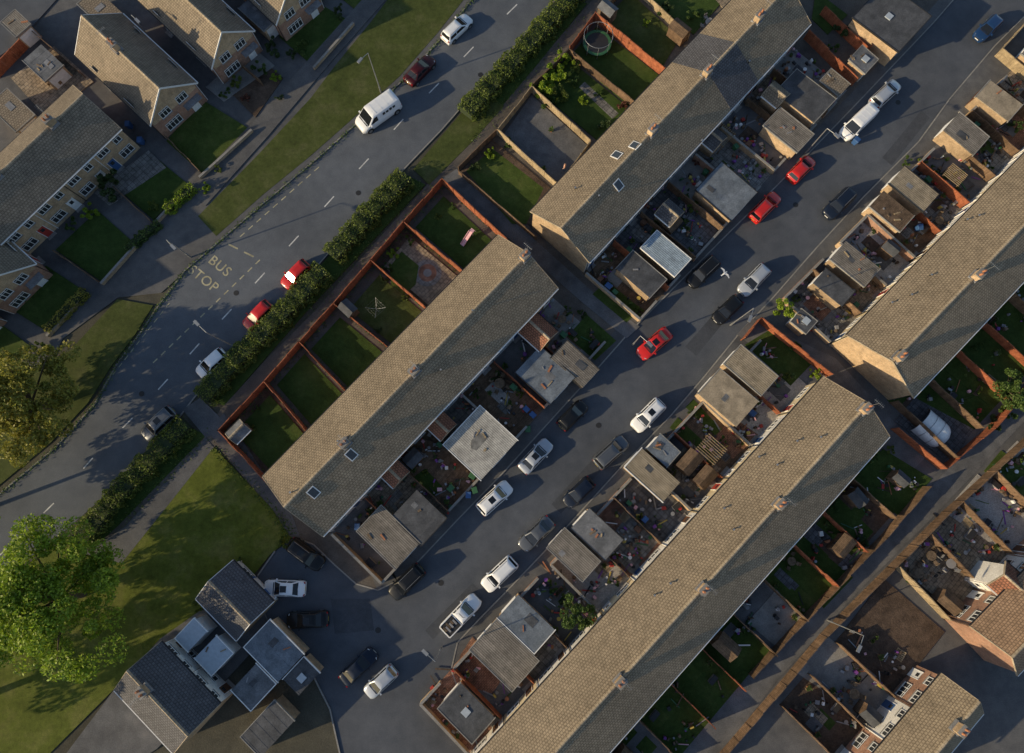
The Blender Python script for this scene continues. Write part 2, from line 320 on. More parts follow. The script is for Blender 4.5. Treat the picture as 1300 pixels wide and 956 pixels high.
# ---------------------------------------------------------------- houses
def window(b,O,u,n,s,z,w,h,cols=2):
    c=O+u*s+Vector((0,0,z)); up=Vector((0,0,1))
    b.obox('windows','glass',c-u*w/2-up*h/2,u*w,n*.025,up*h)
    f=.07
    b.obox('window_frames','white',c-u*w/2-up*h/2,u*w,n*.06,up*f); b.obox('window_frames','white',c-u*w/2+up*(h/2-f),u*w,n*.06,up*f)
    for k in range(cols+1):
        x=-w/2+(w-f)*k/cols; b.obox('window_frames','white',c+u*x-up*(h/2-f),u*f,n*.055,up*(h-2*f))
    b.obox('window_frames','white',c-u*w/2+up*(h*.22),u*w,n*.05,up*.05)
    b.obox('sills','kerb',c-u*(w/2+.06)-up*(h/2+.08),u*(w+.12),n*.13,up*.07)
def door(b,O,u,n,s,col='white'):
    c=O+u*s; up=Vector((0,0,1))
    b.obox('doors',col,c-u*.45+up*.12,u*.9,n*.04,up*2.0)
    b.obox('door_glazing','glass',c-u*.22+up*1.35,u*.44,n*.055,up*.55)
    b.obox('door_frames','white',c-u*.53+up*.12,u*.08,n*.07,up*2.08); b.obox('door_frames','white',c+u*.45+up*.12,u*.08,n*.07,up*2.08)
    b.obox('door_step','kerb',c-u*.6+up*.1,u*1.2,n*.45,up*.08)
class T: pass
def terrace(name,c0,c1,c2,he,hr,n,roof='roofA',roofs={},wallm='brick',facA=None,facB=None,chim=(),lights=(),vents=(),gable_end=False,barge='ridge',sides=True):
    t=T(); t.O=V3(P(*c0,he),0); t.u=(V3(P(*c1,he),0)-t.O); t.L=t.u.length; t.u/=t.L; t.v=Vector((t.u.y,-t.u.x,0))
    t.W=(V3(P(*c2,he),0)-t.O).dot(t.v); t.n=n; t.he=he; t.hr=hr
    O,u,v,L,W=t.O,t.u,t.v,t.L,t.W; up=Vector((0,0,1)); b=B(name); ov=.35; sl=(hr-he)/(W/2)
    Wo=O+v*ov+u*.12; wl=L-.24; ww=W-2*ov; hw=he+sl*ov-.14
    cs=[Wo,Wo+u*wl,Wo+u*wl+v*ww,Wo+v*ww]
    def q(p,z): return Vector((p.x,p.y,z))
    for i in (0,2):
        a,c=cs[i],cs[(i+1)%4]; b.face('walls',wallm,[q(a,0),q(c,0),q(c,hw),q(a,hw)])
    ap=hr-.16
    for a,c in((cs[1],cs[2]),(cs[3],cs[0])):
        m=(a+c)/2; b.face('walls',wallm,[q(a,0),q(c,0),q(c,hw),q(m,ap),q(a,hw)])
    Lu=L/n
    for i in range(n):
        rm=roofs.get(i,roof); lift=.05 if i in roofs else 0
        for sd in(0,1):
            e0=O+u*Lu*i+(v*W if sd else v*0); e1=e0+u*Lu; r0=O+u*Lu*i+v*W/2; r1=r0+u*Lu
            A,Bq,C,D=q(e0,he+lift),q(e1,he+lift),q(r1,hr+lift),q(r0,hr+lift); dn=up*.13
            qs=[A,Bq,C,D] if sd else [Bq,A,D,C]
            b.face('roof',rm,qs); b.face('roof',rm,[p-dn for p in qs][::-1])
            b.face('roof',rm,[A,Bq,Bq-dn,A-dn])
            if lift:
                for X,Y in((A,D),(Bq,C)): b.face('roof',rm,[X,Y,Y-dn,X-dn])
    for x,sg in((0,-1),(L,1)):
        for sd in(0,1):
            e=q(O+u*x+(v*W if sd else v*0),he); r=q(O+u*x+v*W/2,hr)
            b.obox('verges',barge,e-up*.22-u*(.06 if sg<0 else 0),r-e,u*.06,up*.26)
    k=int(L/.45)
    for i in range(k):
        a=q(O+u*L*i/k+v*(W/2),hr+.0); s=L/k
        pts=[(-.17,-.06),(-.1,.06),(0,.10),(.1,.06),(.17,-.06)]
        z=random.uniform(0,.02)+(.05 if int(i/k*n) in roofs else 0)
        for j in range(4):
            p0,p1=pts[j],pts[j+1]; A=a+v*p0[0]+up*(p0[1]+z); C=a+v*p1[0]+up*(p1[1]+z)
            b.face('ridge_tiles','ridge',[A,A+u*(s-.03),C+u*(s-.03),C])
    for sd in(0,1):
        e=q(O+(v*(W) if sd else v*(-.12)),he-.16); b.obox('gutters','dark' if sd==0 else 'white',e,u*L,v*.12,up*.1)
    if sides:
        for sd,fac in((0,facA),(1,facB)):
            n_=v if sd else -v; F0=(Wo+v*ww if sd else Wo)
            for i in range(n):
                s0=i*wl/n; w=wl/n
                fm=random.choice(fac) if fac else None
                if fm and fm!=wallm: b.obox('cladding',fm,F0+u*(s0+.03)+up*.1,u*(w-.06),n_*.03,up*(hw-.12))
                FF=F0+n_*.03; fl=random.random()<.5
                if he>3.5:
                    window(b,FF,u,n_,s0+w*.27,3.9,1.5,1.1,3); window(b,FF,u,n_,s0+w*.75,3.9,1.0,1.1,2)
                window(b,FF,u,n_,s0+w*(.3 if fl else .7),1.45,1.8,1.3,3); door(b,FF,u,n_,s0+w*(.78 if fl else .22),random.choice(['white','p_blue','p_brown','white','p_red']))
                b.cyl('downpipes',random.choice(['dark','white']),F0+u*(s0+.12)+n_*.1+up*.1,F0+u*(s0+.12)+n_*.1+up*(he-.15),.045,n=6)
    if gable_end:
        F0=Wo; n_=-u
        b.face('gable_cladding','brick',[q(F0+n_*.03+v*.1,he-.6),q(F0+n_*.03+v*(ww-.1),he-.6),q(F0+n_*.03+v*(ww-.1),hw),q(F0+n_*.03+v*ww/2,hr-.4),q(F0+n_*.03+v*.1,hw)])
        FF=F0+n_*.035
        window(b,FF,v,n_,ww*.3,he-.1,1.5,1.2,3); window(b,FF,v,n_,ww*.68,he-.1,1.5,1.2,3)
        window(b,FF,v,n_,ww*.3,1.4,2.2,1.3,4); door(b,FF,v,n_,ww*.78)
        b.obox('porch_roof','lead',FF+v*(ww*.6)+up*2.35,v*(ww*.34),n_*.9,up*.1)
    for f in chim:
        m=O+u*L*f+v*W/2; b.obox('chimney','brick',q(m-u*.5-v*.35,hr-.6),u*1.0,v*.7,up*1.5)
        b.obox('chimney_cap','kerb',q(m-u*.56-v*.41,hr+.9),u*1.12,v*.82,up*.1)
        b.obox('flashing','lead',q(m-u*.6-v*.5,hr-.35),u*1.2,v*1.0,up*.36)
        for s in(-.25,.25): b.cyl('chimney_pots','terra',q(m+u*s,hr+1.0),q(m+u*s,hr+1.45),.14,.11)
        if random.random()<.8:
            m2=q(m+u*.4,hr+.9); b.cyl('aerial','metal',m2,m2+up*1.8,.02,n=5)
            b.cyl('aerial','metal',m2+up*1.75-v*.6,m2+up*1.75+v*.6,.015,n=4)
            for s in range(6): b.cyl('aerial','metal',m2+up*1.75+v*(-.5+s*.2)-u*.25,m2+up*1.75+v*(-.5+s*.2)+u*.25,.01,n=4)
    def hit(px,py):
        h=(he+hr)/2
        for _ in range(25):
            p=P(px,py,h); d=(p-O).dot(v); h=he+(hr-he)*max(0,1-abs(d-W/2)/(W/2))
        s=(p-O).dot(u); return s,d,h
    for (px,py) in lights:
        s,d,h=hit(px,py); sg=1 if d>W/2 else -1; dn=(v*sg-up*sl).normalized(); nn=u.cross(dn); nn=nn if nn.z>0 else -nn
        p=q(O+u*s+v*d,h)+nn*.02
        b.obox('skylight_frames','white',p-u*.5-dn*.6,u*1.0,dn*1.2,nn*.07); b.obox('skylight_glass','pave_glass' if random.random()<.5 else 'glass',p-u*.4-dn*.5,u*.8,dn*1.0,nn*.085)
    for (px,py) in vents:
        s,d,h=hit(px,py); p=q(O+u*s+v*d,h-.1); b.cyl('flue_vents','dark',p,p+up*.5,.07,n=8); b.cyl('flue_vents','metal',p+up*.5,p+up*.58,.12,n=8)
    b.done(); return t
T1=terrace('brick_terraced_houses',(333,605),(632,298),(408,683),5,7.7,7,'roofA',facA=['brick'],facB=['brick','render','render'],chim=(.24,.52,.985),lights=[(446,577),(398,625)],vents=[(520,470),(600,395),(430,560),(560,470),(370,625)])
T2=terrace('brick_terraced_houses',(673,268),(955,-28),(745,337),5,7.7,8,'roofA',roofs={5:'roofD'},facA=['brick'],facB=['render','brick','render'],chim=(.38,.62,.85),lights=[(783,197),(785,235),(806,185)],vents=[(890,180),(760,250),(950,80),(730,240)])
T3=terrace('brick_terraced_houses',(590,976),(1045,478),(1135,548),5,7.7,11,'roofA',facA=['render','renderY','render','renderY'],facB=['brick'],chim=(.31,.53,.74,.985),vents=[(962,580),(985,590),(918,645),(1010,560),(1040,555),(850,740),(830,755),(930,672)])
T4=terrace('brick_terraced_houses',(1075,425),(1420,72),(1165,500),5,7.7,10,'roofA',facA=['render','renderY'],facB=['brick'],chim=(.015,.28,.55),vents=[(1130,385),(1155,375),(1225,280),(1240,275),(1180,350)])
T5=terrace('brick_terraced_houses',(1232,795),(1400,622),(1300,850),5,7.7,4,'roofO',facA=['render','brickR','render'],facB=['brickR'],wallm='brickR',chim=(.35,.8))
T6=terrace('brick_terraced_houses',(1085,985),(1195,855),(1250,905),5,7.7,3,'roofA',facA=['brickR','brickR','render'],facB=['brickR'],wallm='brickR',chim=(.3,.75))
H0=terrace('semi_detached_houses',(-62,252),(92,108),(152,165),5,7.6,4,'roofB',facA=['brick'],facB=['brick','renderY','brick'],wallm='brick',chim=(.3,.75))
for c0,c1,c2 in [((190,160),(95,70),(245,100)),((268,88),(175,0),(322,38)),((350,32),(260,-55),(402,-18)),((-12,392),(-100,310),(42,332)),((-70,452),(-160,370),(-20,395))]:
    terrace('detached_house',c0,c1,c2,3.8,7.2,1,'roofB',wallm='brickR',gable_end=True,barge='white',chim=(.55,),facA=['brickR'],facB=['brickR'])
OCC=[]
def garage(px,py,along,across,mat,h=2.4,doorside=1,name='garage',wallm='brick',fascia='kerb',dcol='white',ang=None,stain=None):
    c=V3(P(px,py,h),0); an=ANG if ang is None else ang; a=Vector((math.cos(an),math.sin(an),0)); v=Vector((a.y,-a.x,0))
    up=Vector((0,0,1)); b=B(name); OCC.append((c,max(along,across)*.5+.3))
    O=c-a*along/2-v*across/2
    b.obox('walls',wallm,O+a*.1+v*.1,a*(along-.2),v*(across-.2),up*(h-.1))
    tl=random.uniform(.05,.22); sg=random.choice((-1,1))
    z0=h-.1; zs=[tl if sg>0 else 0,tl if sg<0 else 0]
    A=[O+up*(z0+zs[0]),O+v*across+up*(z0+zs[1]),O+v*across+a*along+up*(z0+zs[1]),O+a*along+up*(z0+zs[0])]
    top=[p+up*.12 for p in A]
    b.add('roof',mat,A+top,[(4,7,6,5),(0,1,5,4),(1,2,6,5),(2,3,7,6),(3,0,4,7),(0,1,2,3)])
    def rp(s,t,z=0): return A[0]+(A[1]-A[0])*t+a*along*s+up*(.12+z)
    w=.09
    for i in range(4):
        p,q=A[i],A[(i+1)%4]; d=(q-p).normalized(); nn=d.cross(up)
        if nn.dot(c-p)>0: nn=-nn
        if random.random()<.7: b.obox('fascia',fascia,p-up*.08-d*w,(q-p)+d*2*w,nn*w,up*.235)
    F0=c+v*doorside*(across/2-.1)
    b.obox('door',dcol,F0-a*min(1.15,along*.4)+up*.1,a*2*min(1.15,along*.4),v*doorside*.05,up*1.95)
    for k in range(5): b.obox('door_ribs',dcol,F0-a*min(1.1,along*.38)+up*(.3+k*.36),a*2*min(1.1,along*.38),v*doorside*.075,up*.06)
    if mat.startswith('felt'):
        for k in range(1,int(across/.95)+1):
            t=k*.95/across
            if t<.97: b.obox('felt_laps',mat,rp(.02,t,.002),a*along*.96,v*.05,up*.012)
    r=random.random()
    if r<.45:
        s,t=random.uniform(.1,.6),random.uniform(.1,.6); b.obox('repair_patch',random.choice(['felt_d','felt_g','lead']),rp(s,t,.003),a*random.uniform(.5,1.2),v*random.uniform(.5,1.4),up*.02)
    for _ in range(random.choice((0,0,1,2,4))):
        s,t=random.uniform(.15,.75),random.uniform(.15,.75); th=random.random()*3; dd=Vector((math.cos(th),math.sin(th),0)); e=Vector((-dd.y,dd.x,0))
        b.obox('roof_debris',random.choice(['wood','fenceY','p_grey','terra']),rp(s,t,.01),dd*random.uniform(.2,.9),e*random.uniform(.08,.25),up*.07)
    if r>.8 and mat.startswith('felt'): b.obox('rooflight','pave_glass',rp(.4,.4,.01),a*.8,v*.8,up*.12)
    if stain:
        cc=rp(.5,.52,.006); b.add('stain','stain',[cc+a*math.cos(k*.3)*stain*(1+.13*math.sin(k*1.7))+v*math.sin(k*.3)*stain*(1+.1*math.cos(k*2.3)) for k in range(21)],[list(range(21))])
    b.done()
garage(845,322,2.9,5.2,'cor_b',fascia='white'); garage(814,348,3.0,5.2,'felt_d'); garage(922,243,4.8,5.6,'felt_b',fascia='dark'); garage(1001,165,3.2,5.2,'cor_g',dcol='p_brown')
garage(1022,122,4.2,6.0,'felt_d'); garage(1096,76,2.6,2.6,'felt_g',h=2.2); garage(1060,105,2.2,3,'roofB',h=2.2)
garage(1132,22,6.5,7,'felt_d',h=3.2,name='community_building',fascia='dark')
garage(730,462,2.8,5.0,'cor_g',fascia='dark'); garage(692,476,4.2,5.4,'felt_b',fascia='dark'); garage(610,562,6.0,5.8,'cor_p',h=2.6,fascia='white',stain=1.15)
garage(532,657,4.0,4.6,'felt_d',fascia='dark'); garage(493,682,3.8,6.0,'cor_g'); 
garage(953,470,3.0,5.4,'cor_t',doorside=-1); garage(924,505,3.9,5.6,'felt_t',doorside=-1); garage(842,572,2.3,3.0,'felt_b',doorside=-1,h=2.2)
garage(828,603,2.9,5.6,'cor_t',doorside=-1,fascia='white'); garage(758,678,3.0,5.0,'felt_g',doorside=-1,fascia='dark'); garage(728,704,2.9,5.2,'cor_g',doorside=-1)
garage(668,792,3.3,5.4,'felt_b',doorside=-1,fascia='white'); garage(640,832,4.2,6.2,'cor_g',doorside=-1); garage(592,905,3.5,5,'felt_d',doorside=-1)
garage(1226,170,3.2,4.6,'cor_g',doorside=-1); garage(1268,128,3.0,4.8,'felt_t',doorside=-1,dcol='p_brown'); garage(1160,240,3.0,5.2,'cor_t',doorside=-1,fascia='dark'); garage(1132,268,2.7,4.6,'deck',doorside=-1)
garage(1085,335,3.0,5,'cor_g',doorside=-1); garage(1058,365,2.4,4.2,'felt_d',doorside=-1,fascia='dark'); garage(1020,408,2,2.2,'felt_d',h=2.1,doorside=-1)
garage(1330,70,4,5,'cor_g',doorside=-1)
garage(55,80,3,4,'felt_g'); garage(15,140,3,5,'roofB'); garage(330,15,3,4.5,'felt_g'); garage(128,12,3,5,'roofB'); garage(20,30,2.4,3,'cor_g')
PA=ANG-math.pi/2
def gh(name,px,py,L,W,he,hr,ang,roof,**k):
    c=V3(P(px,py,he),0); u=Vector((math.cos(ang),math.sin(ang),0)); v=Vector((u.y,-u.x,0))
    O=c-u*L/2-v*W/2
    def inv(p,h):
        d=Vector((p.x,p.y,h-H)); y=d.y*CT+d.z*ST; z=-d.y*ST+d.z*CT
        return (650+F*d.x/(-z),478-F*y/(-z))
    return terrace(name,inv(O,he),inv(O+u*L,he),inv(O+v*W,he),he,hr,k.pop('n',1),roof,**k)
gh('brick_house',212,885,9,6.6,4.8,6.8,PA,'roofD',n=2,facA=['render','brick'],facB=['brick'],chim=(.3,))
gh('bungalow',298,762,6.4,5.6,2.6,4.1,PA,'roofD',facA=['render'],facB=['brick'],barge='white')
garage(348,826,5.2,3.8,'felt_b',h=2.7,ang=PA,fascia='white'); garage(383,858,2.4,3.0,'felt_d',h=2.4,ang=PA,fascia='white'); garage(322,872,3,3.6,'felt_g',h=2.7,ang=PA,fascia='white'); garage(340,925,3,5,'felt_d',h=2.5,ang=PA)
garage(272,832,2.6,3.0,'pave_glass',h=3.0,name='conservatory',wallm='white',fascia='white',ang=PA)
garage(243,806,2.0,2.8,'pave_glass',h=3.2,name='conservatory',wallm='white',fascia='white',ang=PA)
gh('house_extension',683,421,3.4,3.2,2.6,4.0,PA,'roofR',sides=False)
gh('house_extension',1282,742,3.4,3.4,4.4,5.6,PA,'roofR',facA=['render'],facB=['render'],wallm='render')
for px,py in [(560,540),(500,600),(850,270),(985,120),(905,175)]: gh('house_extension',px,py,2.4,2.6,2.5,3.3,PA,random.choice(['roofD','roofB','roofR']),sides=False)
gh('garden_shed',302,548,2.2,1.8,2.0,2.5,ANG,'felt_g',sides=False,wallm='wood')
# ---------------------------------------------------------------- yards
PAVE=['slab','slab_d','slab_d','conc_d','conc_d','slab_b','slab','deck','conc','footway','block','gravel']
def yards(t,side,kpx,mats=PAVE,fm=('fenceB','fenceR','brick'),front=True,h=(1.2,1.8)):
    base=t.O+(t.v*t.W if side>0 else t.v*0); n=t.v*side; D=abs((P(*kpx)-base).dot(t.v)); Lu=t.L/t.n
    for i in range(0,t.n):
        a=base+t.u*Lu*i-n*.5; z=.12+.004*(i%3)
        surf('yard_paving',[a,a+t.u*Lu,a+t.u*Lu+n*(D+.5),a+n*(D+.5)],z,random.choice(mats),raw=True)
        for j in range(3):
            if random.random()<.6:
                s=random.uniform(.1,.6)*Lu; d=random.uniform(1,D-3); m=random.choice(mats+['soil','lawn_shaded'])
                q=a+t.u*s+n*d; ss=random.uniform(1,Lu*.4); dd=random.uniform(1,3)
                surf('paving_area',[q,q+t.u*ss,q+t.u*ss+n*dd,q+n*dd],z+.012+.004*j,m,raw=True)
        fmx=random.choice(fm); p0=base+t.u*Lu*i; p1=p0+n*D
        if fmx=='brick': wall([p0,p1],random.uniform(*h)-.3,random.choice(['brick','brickR']))
        else: fence([p0,p1],random.uniform(*h),fmx,px=False)
        if front: wall([p1,p1+t.u*Lu*random.choice((.45,.6,1))],random.uniform(.7,1.3),random.choice(['brick','brickR']))
    return D
yards(T1,1,(740-12,490-12)); yards(T2,1,(985-12,238-10)); yards(T3,-1,(850+13,528+12)); yards(T4,-1,(1095+14,250+14))
yards(T3,1,(1160-8,640-10),mats=['lawn_shaded','lawn_shaded','lawn','slab_d','soil','conc_d'],front=False,fm=('fenceR','fenceB'),h=(1.4,1.8))
yards(T4,1,(1270-8,525-8),mats=['lawn_shaded','lawn_shaded','slab_d','conc_d'],front=False,fm=('fenceR','fenceB'),h=(1.4,1.8))
yards(T5,-1,(1225,625),mats=['gravel','soil','slab_b','slab'],front=False,fm=('fenceB','fenceY'),h=(1.4,1.8))
yards(T6,-1,(1225,625),mats=['soil','slab_b','conc','conc_d'],front=False,fm=('fenceB','fenceR'),h=(1.4,1.8))
fence([(1170,618),(1115,682),(1070,728),(1000,800),(950,855)],1.7,'fenceB'); fence([(1400,395),(1290,500),(1250,545),(1190,595),(1130,545)],1.7,'fenceR')
fence([(1420,440),(1300,555),(1195,650),(1125,720),(1040,805),(990,865),(900,970)],1.7,'fenceB')
Z=[.16]
def ar(name,pts,mat):
    Z[0]+=.0015; return surf(name,pts,Z[0],mat)
ar('lawn',[(770,357),(813,392),(795,410),(752,374)],'lawn_shaded'); ar('lawn',[(745,400),(782,433),(755,458),(720,427)],'lawn_shaded'); ar('lawn',[(540,595),(562,618),(550,630),(525,606)],'lawn_shaded')
ar('lawn',[(975,420),(1030,462),(1003,490),(945,438)],'lawn_shaded'); ar('lawn',[(880,507),(915,545),(908,554),(870,517)],'lawn_shaded'); ar('lawn',[(860,530),(905,572),(896,582),(850,543)],'lawn_shaded')
ar('patio',[(930,530),(962,552),(930,583),(905,556)],'block'); ar('patio',[(875,560),(915,595),(885,628),(845,592)],'slab_b'); ar('patio',[(800,650),(835,688),(800,728),(768,690)],'slab')
ar('patio',[(600,808),(640,858),(625,880),(585,868),(584,832)],'block'); ar('patio',[(1100,340),(1130,365),(1090,408),(1062,388)],'slab_b')
ar('lawn',[(1120,570),(1182,608),(1142,656),(1080,612)],'lawn_shaded'); ar('lawn',[(1064,632),(1108,675),(1080,705),(1035,665)],'lawn_shaded'); ar('lawn',[(1018,680),(1082,733),(1045,772),(985,716)],'lawn_shaded'); ar('patio',[(985,748),(1022,790),(990,825),(948,790)],'conc')
ar('lawn',[(1225,428),(1285,475),(1255,515),(1198,470)],'lawn_shaded'); ar('lawn',[(1262,395),(1320,440),(1300,470),(1245,424)],'lawn_shaded'); ar('patio',[(1160,505),(1235,545),(1205,590),(1135,535)],'slab_d')
ar('gravel_bed',[(1240,602),(1320,665),(1290,712),(1198,650)],'gravel'); ar('lawn',[(1270,572),(1330,612),(1320,650),(1248,598)],'lawn'); ar('patio',[(1188,665),(1262,722),(1215,782),(1140,718)],'slab_b'); ar('soil_bed',[(1122,735),(1198,802),(1150,862),(1072,798)],'soil'); ar('gravel_bed',[(1048,806),(1112,858),(1080,900),(1005,850)],'conc')
outs=[(563,235),(515,288),(474,336),(428,390),(385,438),(342,487),(285,548)]; ins=[(657,323),(613,370),(568,417),(522,465),(465,522),(415,573),(360,628)]
gm=['lawn_shaded','slab_b','verge','lawn_shaded','lawn_shaded','lawn_shaded']
ml=[(.15,.08,.1,.08),(.1,.1,.1,.1),(.08,.12,.1,.06),(.12,.1,.06,.1),(.1,.08,.1,.1),(.1,.1,.12,.1)]
def lerp(a,b,t): return (a[0]+(b[0]-a[0])*t,a[1]+(b[1]-a[1])*t)
for i in range(6):
    q=[outs[i],outs[i+1],ins[i+1],ins[i]]
    surf('garden_bed',q,.125+.003*(i%2),'soil' if i in(1,5) else 'path_b')
    def bl(s,t_,q=q): return lerp(lerp(q[0],q[1],s),lerp(q[3],q[2],s),t_)
    a,b_,c,d=ml[i]; ar('lawn' if i!=1 else 'patio',[bl(a,b_),bl(1-c,b_),bl(1-c,.8),bl(a,.8)],gm[i])
for i,(a,b_) in enumerate(zip(outs,ins)): fence([a,b_],1.75,'fenceR')
fence(outs,1.75,'fenceR')
def disc(name,px,py,r,mat,z):
    c=P(px,py); return surf(name,[c+Vector((math.cos(t)*r,math.sin(t)*r,0)) for t in np.linspace(0,2*math.pi,28)[:-1]],z,mat,raw=True)
disc('patio',543,347,1.7,'slab',.20); disc('patio',543,347,1.1,'block',.205); disc('patio',543,347,.5,'conc',.21); ar('lawn',[(510,320),(532,338),(528,362),(512,376),(497,362),(495,340)],'lawn')
ar('garden_bed',[(583,220),(625,178),(705,245),(690,300)],'soil'); ar('lawn',[(592,218),(626,190),(690,240),(668,285),(650,285)],'lawn')
ar('patio',[(675,122),(745,185),(712,235),(637,175)],'conc_d'); ar('lawn',[(720,75),(800,140),(765,185),(678,112)],'lawn_shaded'); ar('garden_path',[(735,112),(742,105),(785,145),(777,152)],'slab')
ar('lawn',[(757,35),(838,98),(803,140),(724,72)],'lawn_shaded'); ar('lawn',[(800,-8),(862,50),(838,90),(765,28)],'verge'); ar('lawn',[(850,-50),(915,5),(880,45),(812,-12)],'lawn_shaded'); ar('patio',[(900,-60),(960,-20),(925,20),(870,-40)],'slab_b')
fence([(675,118),(748,186),(712,235)],1.4,'fenceY'); fence([(675,118),(632,172),(705,238)],1.4,'fenceY'); fence([(754,28),(840,98)],1.8,'fenceR'); fence([(754,28),(722,70)],1.8,'fenceR'); fence([(722,70),(675,116)],1.3,'fenceB'); fence([(722,72),(812,145)],1.4,'fenceB'); fence([(800,-20),(762,25)],1.4,'fenceB'); fence([(800,-15),(872,52)],1.2,'fenceY'); fence([(583,218),(630,172)],1.2,'fenceB'); fence([(583,222),(680,305)],1.2,'fenceB'); fence([(1020,50),(1080,110)],1.7,'fenceR')
fence([(1040,20),(1095,72),(1110,50)],1.6,'fenceR'); fence([(960,408),(1048,478)],1.7,'fenceR'); fence([(960,408),(940,432)],1.7,'fenceR')
ar('lawn',[(1035,-10),(1075,20),(1050,45),(1030,25)],'lawn_shaded'); fence([(1300,30),(1262,72),(1330,130)],1.5,'fenceY'); ar('lawn',[(1320,30),(1290,75),(1340,110),(1360,60)],'lawn')
for q,m in [([(258,128),(318,165),(258,222),(212,180)],'lawn'),([(195,198),(240,235),(196,280),(150,240)],'lawn_shaded'),([(125,268),(172,310),(130,358),(72,318)],'lawn_shaded'),([(60,338),(108,370),(62,422),(8,388)],'lawn_shaded'),([(395,0),(448,30),(398,85),(355,48)],'lawn_shaded'),([(330,75),(360,100),(325,150),(290,115)],'soil'),([(0,410),(40,440),(0,480),(-60,440)],'lawn'),([(455,-60),(495,-20),(460,20),(410,-20)],'lawn')]:
    ar('lawn' if m!='soil' else 'garden_bed',q,m)
ar('patio',[(70,60),(120,105),(60,150),(15,100)],'slab_b'); ar('driveway',[(320,60),(350,85),(285,130),(262,112)],'conc'); ar('driveway',[(240,100),(262,128),(205,170),(190,160)],'conc_d'); ar('driveway',[(190,192),(212,214),(140,262),(120,245)],'slab'); ar('footpath',[(262,262),(240,240),(330,148),(400,68),(470,-10),(500,-10),(425,75),(340,175)],'footway')
ar('access_road',[(-40,30),(40,-40),(110,-40),(20,60),(-40,100)],'asphalt_d')
ar('driveway',[(262,770),(318,735),(345,800),(300,850),(200,950),(120,1000),(60,990),(150,870),(205,810)],'conc_d')
fence([(50,48),(0,100)],1.7,'fenceR'); fence([(50,48),(110,100)],1.5,'fenceB')
for q in ([(322,168),(256,228)],[(244,238),(200,285)],[(175,314),(132,362)],[(112,374),(64,428)],[(450,33),(400,90)]): wall([P(*p) for p in q],.6,'brick')
fence([(215,178),(258,222)],1.0,'fenceB'); fence([(150,242),(196,284)],1.0,'fenceB'); fence([(75,322),(130,360)],1.0,'fenceB'); fence([(335,110),(300,80)],1.2,'fenceB')
# ---------------------------------------------------------------- foliage
def leafmesh(name,pts,size,mat):
    n=len(pts); a=rng.normal(size=(n,3)); a/=np.linalg.norm(a,axis=1)[:,None]; c=rng.normal(size=(n,3)); c[:,2]+=.8
    b_=np.cross(a,c); b_/=np.linalg.norm(b_,axis=1)[:,None]; s=(size*rng.uniform(.6,1.3,n))[:,None]
    V=np.stack([pts-a*s,pts-b_*s*.55,pts+a*s,pts+b_*s*.55],1).reshape(-1,3)
    me=bpy.data.meshes.new(name); me.vertices.add(n*4); me.vertices.foreach_set('co',V.ravel()); me.loops.add(n*4)
    me.loops.foreach_set('vertex_index',np.arange(n*4,dtype=np.int32)); me.polygons.add(n); me.polygons.foreach_set('loop_start',np.arange(0,n*4,4,dtype=np.int32))
    me.materials.append(M[mat]); me.update(calc_edges=True); me.validate(); return me
def crown(R,Hh,nc,per,base,rmin=.3,kr=(.16,.30)):
    out=[]; cs=[]; lob=rng.uniform(0,6.28,3)
    while len(cs)<nc:
        d=rng.uniform(-1,1,3); r=np.linalg.norm(d); th=math.atan2(d[1],d[0])
        lim=1+.13*math.sin(3*th+lob[0])+.10*math.sin(5*th+lob[1])+.05*math.sin(9*th+lob[2])
        if r<lim and (r>rmin) and d[2]>-.7: cs.append(d)
    for d in cs:
        c=np.array([d[0]*R,d[1]*R,base+Hh*(.5+d[2]*.5)]); rr=R*rng.uniform(*kr)
        g=rng.normal(size=(per,3)); g/=np.linalg.norm(g,axis=1)[:,None]; g*=(rr*rng.uniform(.5,1.1,per)**.6)[:,None]; g[:,2]*=.75
        out.append(c+g)
    return np.concatenate(out),[np.array([d[0]*R,d[1]*R,base+Hh*(.5+d[2]*.5)]) for d in cs]
def tree(name,px,py,R,top,mat,nc,per,size,kr=(.16,.30)):
    hc=top*.6; c=V3(P(px,py,hc),0); base=top*.25; pts,cs=crown(R,top-base,nc,per,base,.3,kr)
    for k in range(nc//5):
        t=rng.uniform(0,6.28); r=R*.5*math.sqrt(rng.uniform(0,1)); g=rng.normal(size=(per,3)); g/=np.linalg.norm(g,axis=1)[:,None]; g*=(R*.15*rng.uniform(.5,1.1,per)**.6)[:,None]
        pts=np.concatenate([pts,g+np.array([r*math.cos(t),r*math.sin(t),top*(.95-.2*(r/R)+rng.uniform(-.06,.06))])])
    b=B(name); b.cyl('trunk','bark',c,c+Vector((0,0,top*.4)),R*.06+.06,R*.045+.04,8,caps=False)
    f=c+Vector((0,0,top*.38))
    for k in cs[::max(1,len(cs)//14)]: b.cyl('limbs','bark',f,c+Vector(k),R*.022+.02,.02,5,caps=False)
    e=b.done(); o=bpy.data.objects.new('foliage',leafmesh('foliage',pts+np.array([c.x,c.y,0]),size,mat)); COL.objects.link(o); o.parent=e; o.matrix_parent_inverse=Matrix.Translation(-e.location)
tree('deciduous_tree',58,765,7.9,10.5,'leafL',105,330,.17,(.08,.21)); tree('deciduous_tree',25,510,6.6,8.5,'leafY',85,300,.16,(.08,.21))
tree('deciduous_tree',-120,925,6,12,'leafL',36,260,.22); tree('deciduous_tree',-60,645,3.4,10,'leafL',30,200,.18)  # trees out of view, added to throw shadow streaks over the grass
tree('garden_tree',995,391,1.3,3,'leafL',14,120,.11); tree('garden_tree',734,778,1.9,4.5,'leafG',20,170,.12); tree('garden_tree',1288,495,2.4,5,'leafG',24,200,.13)
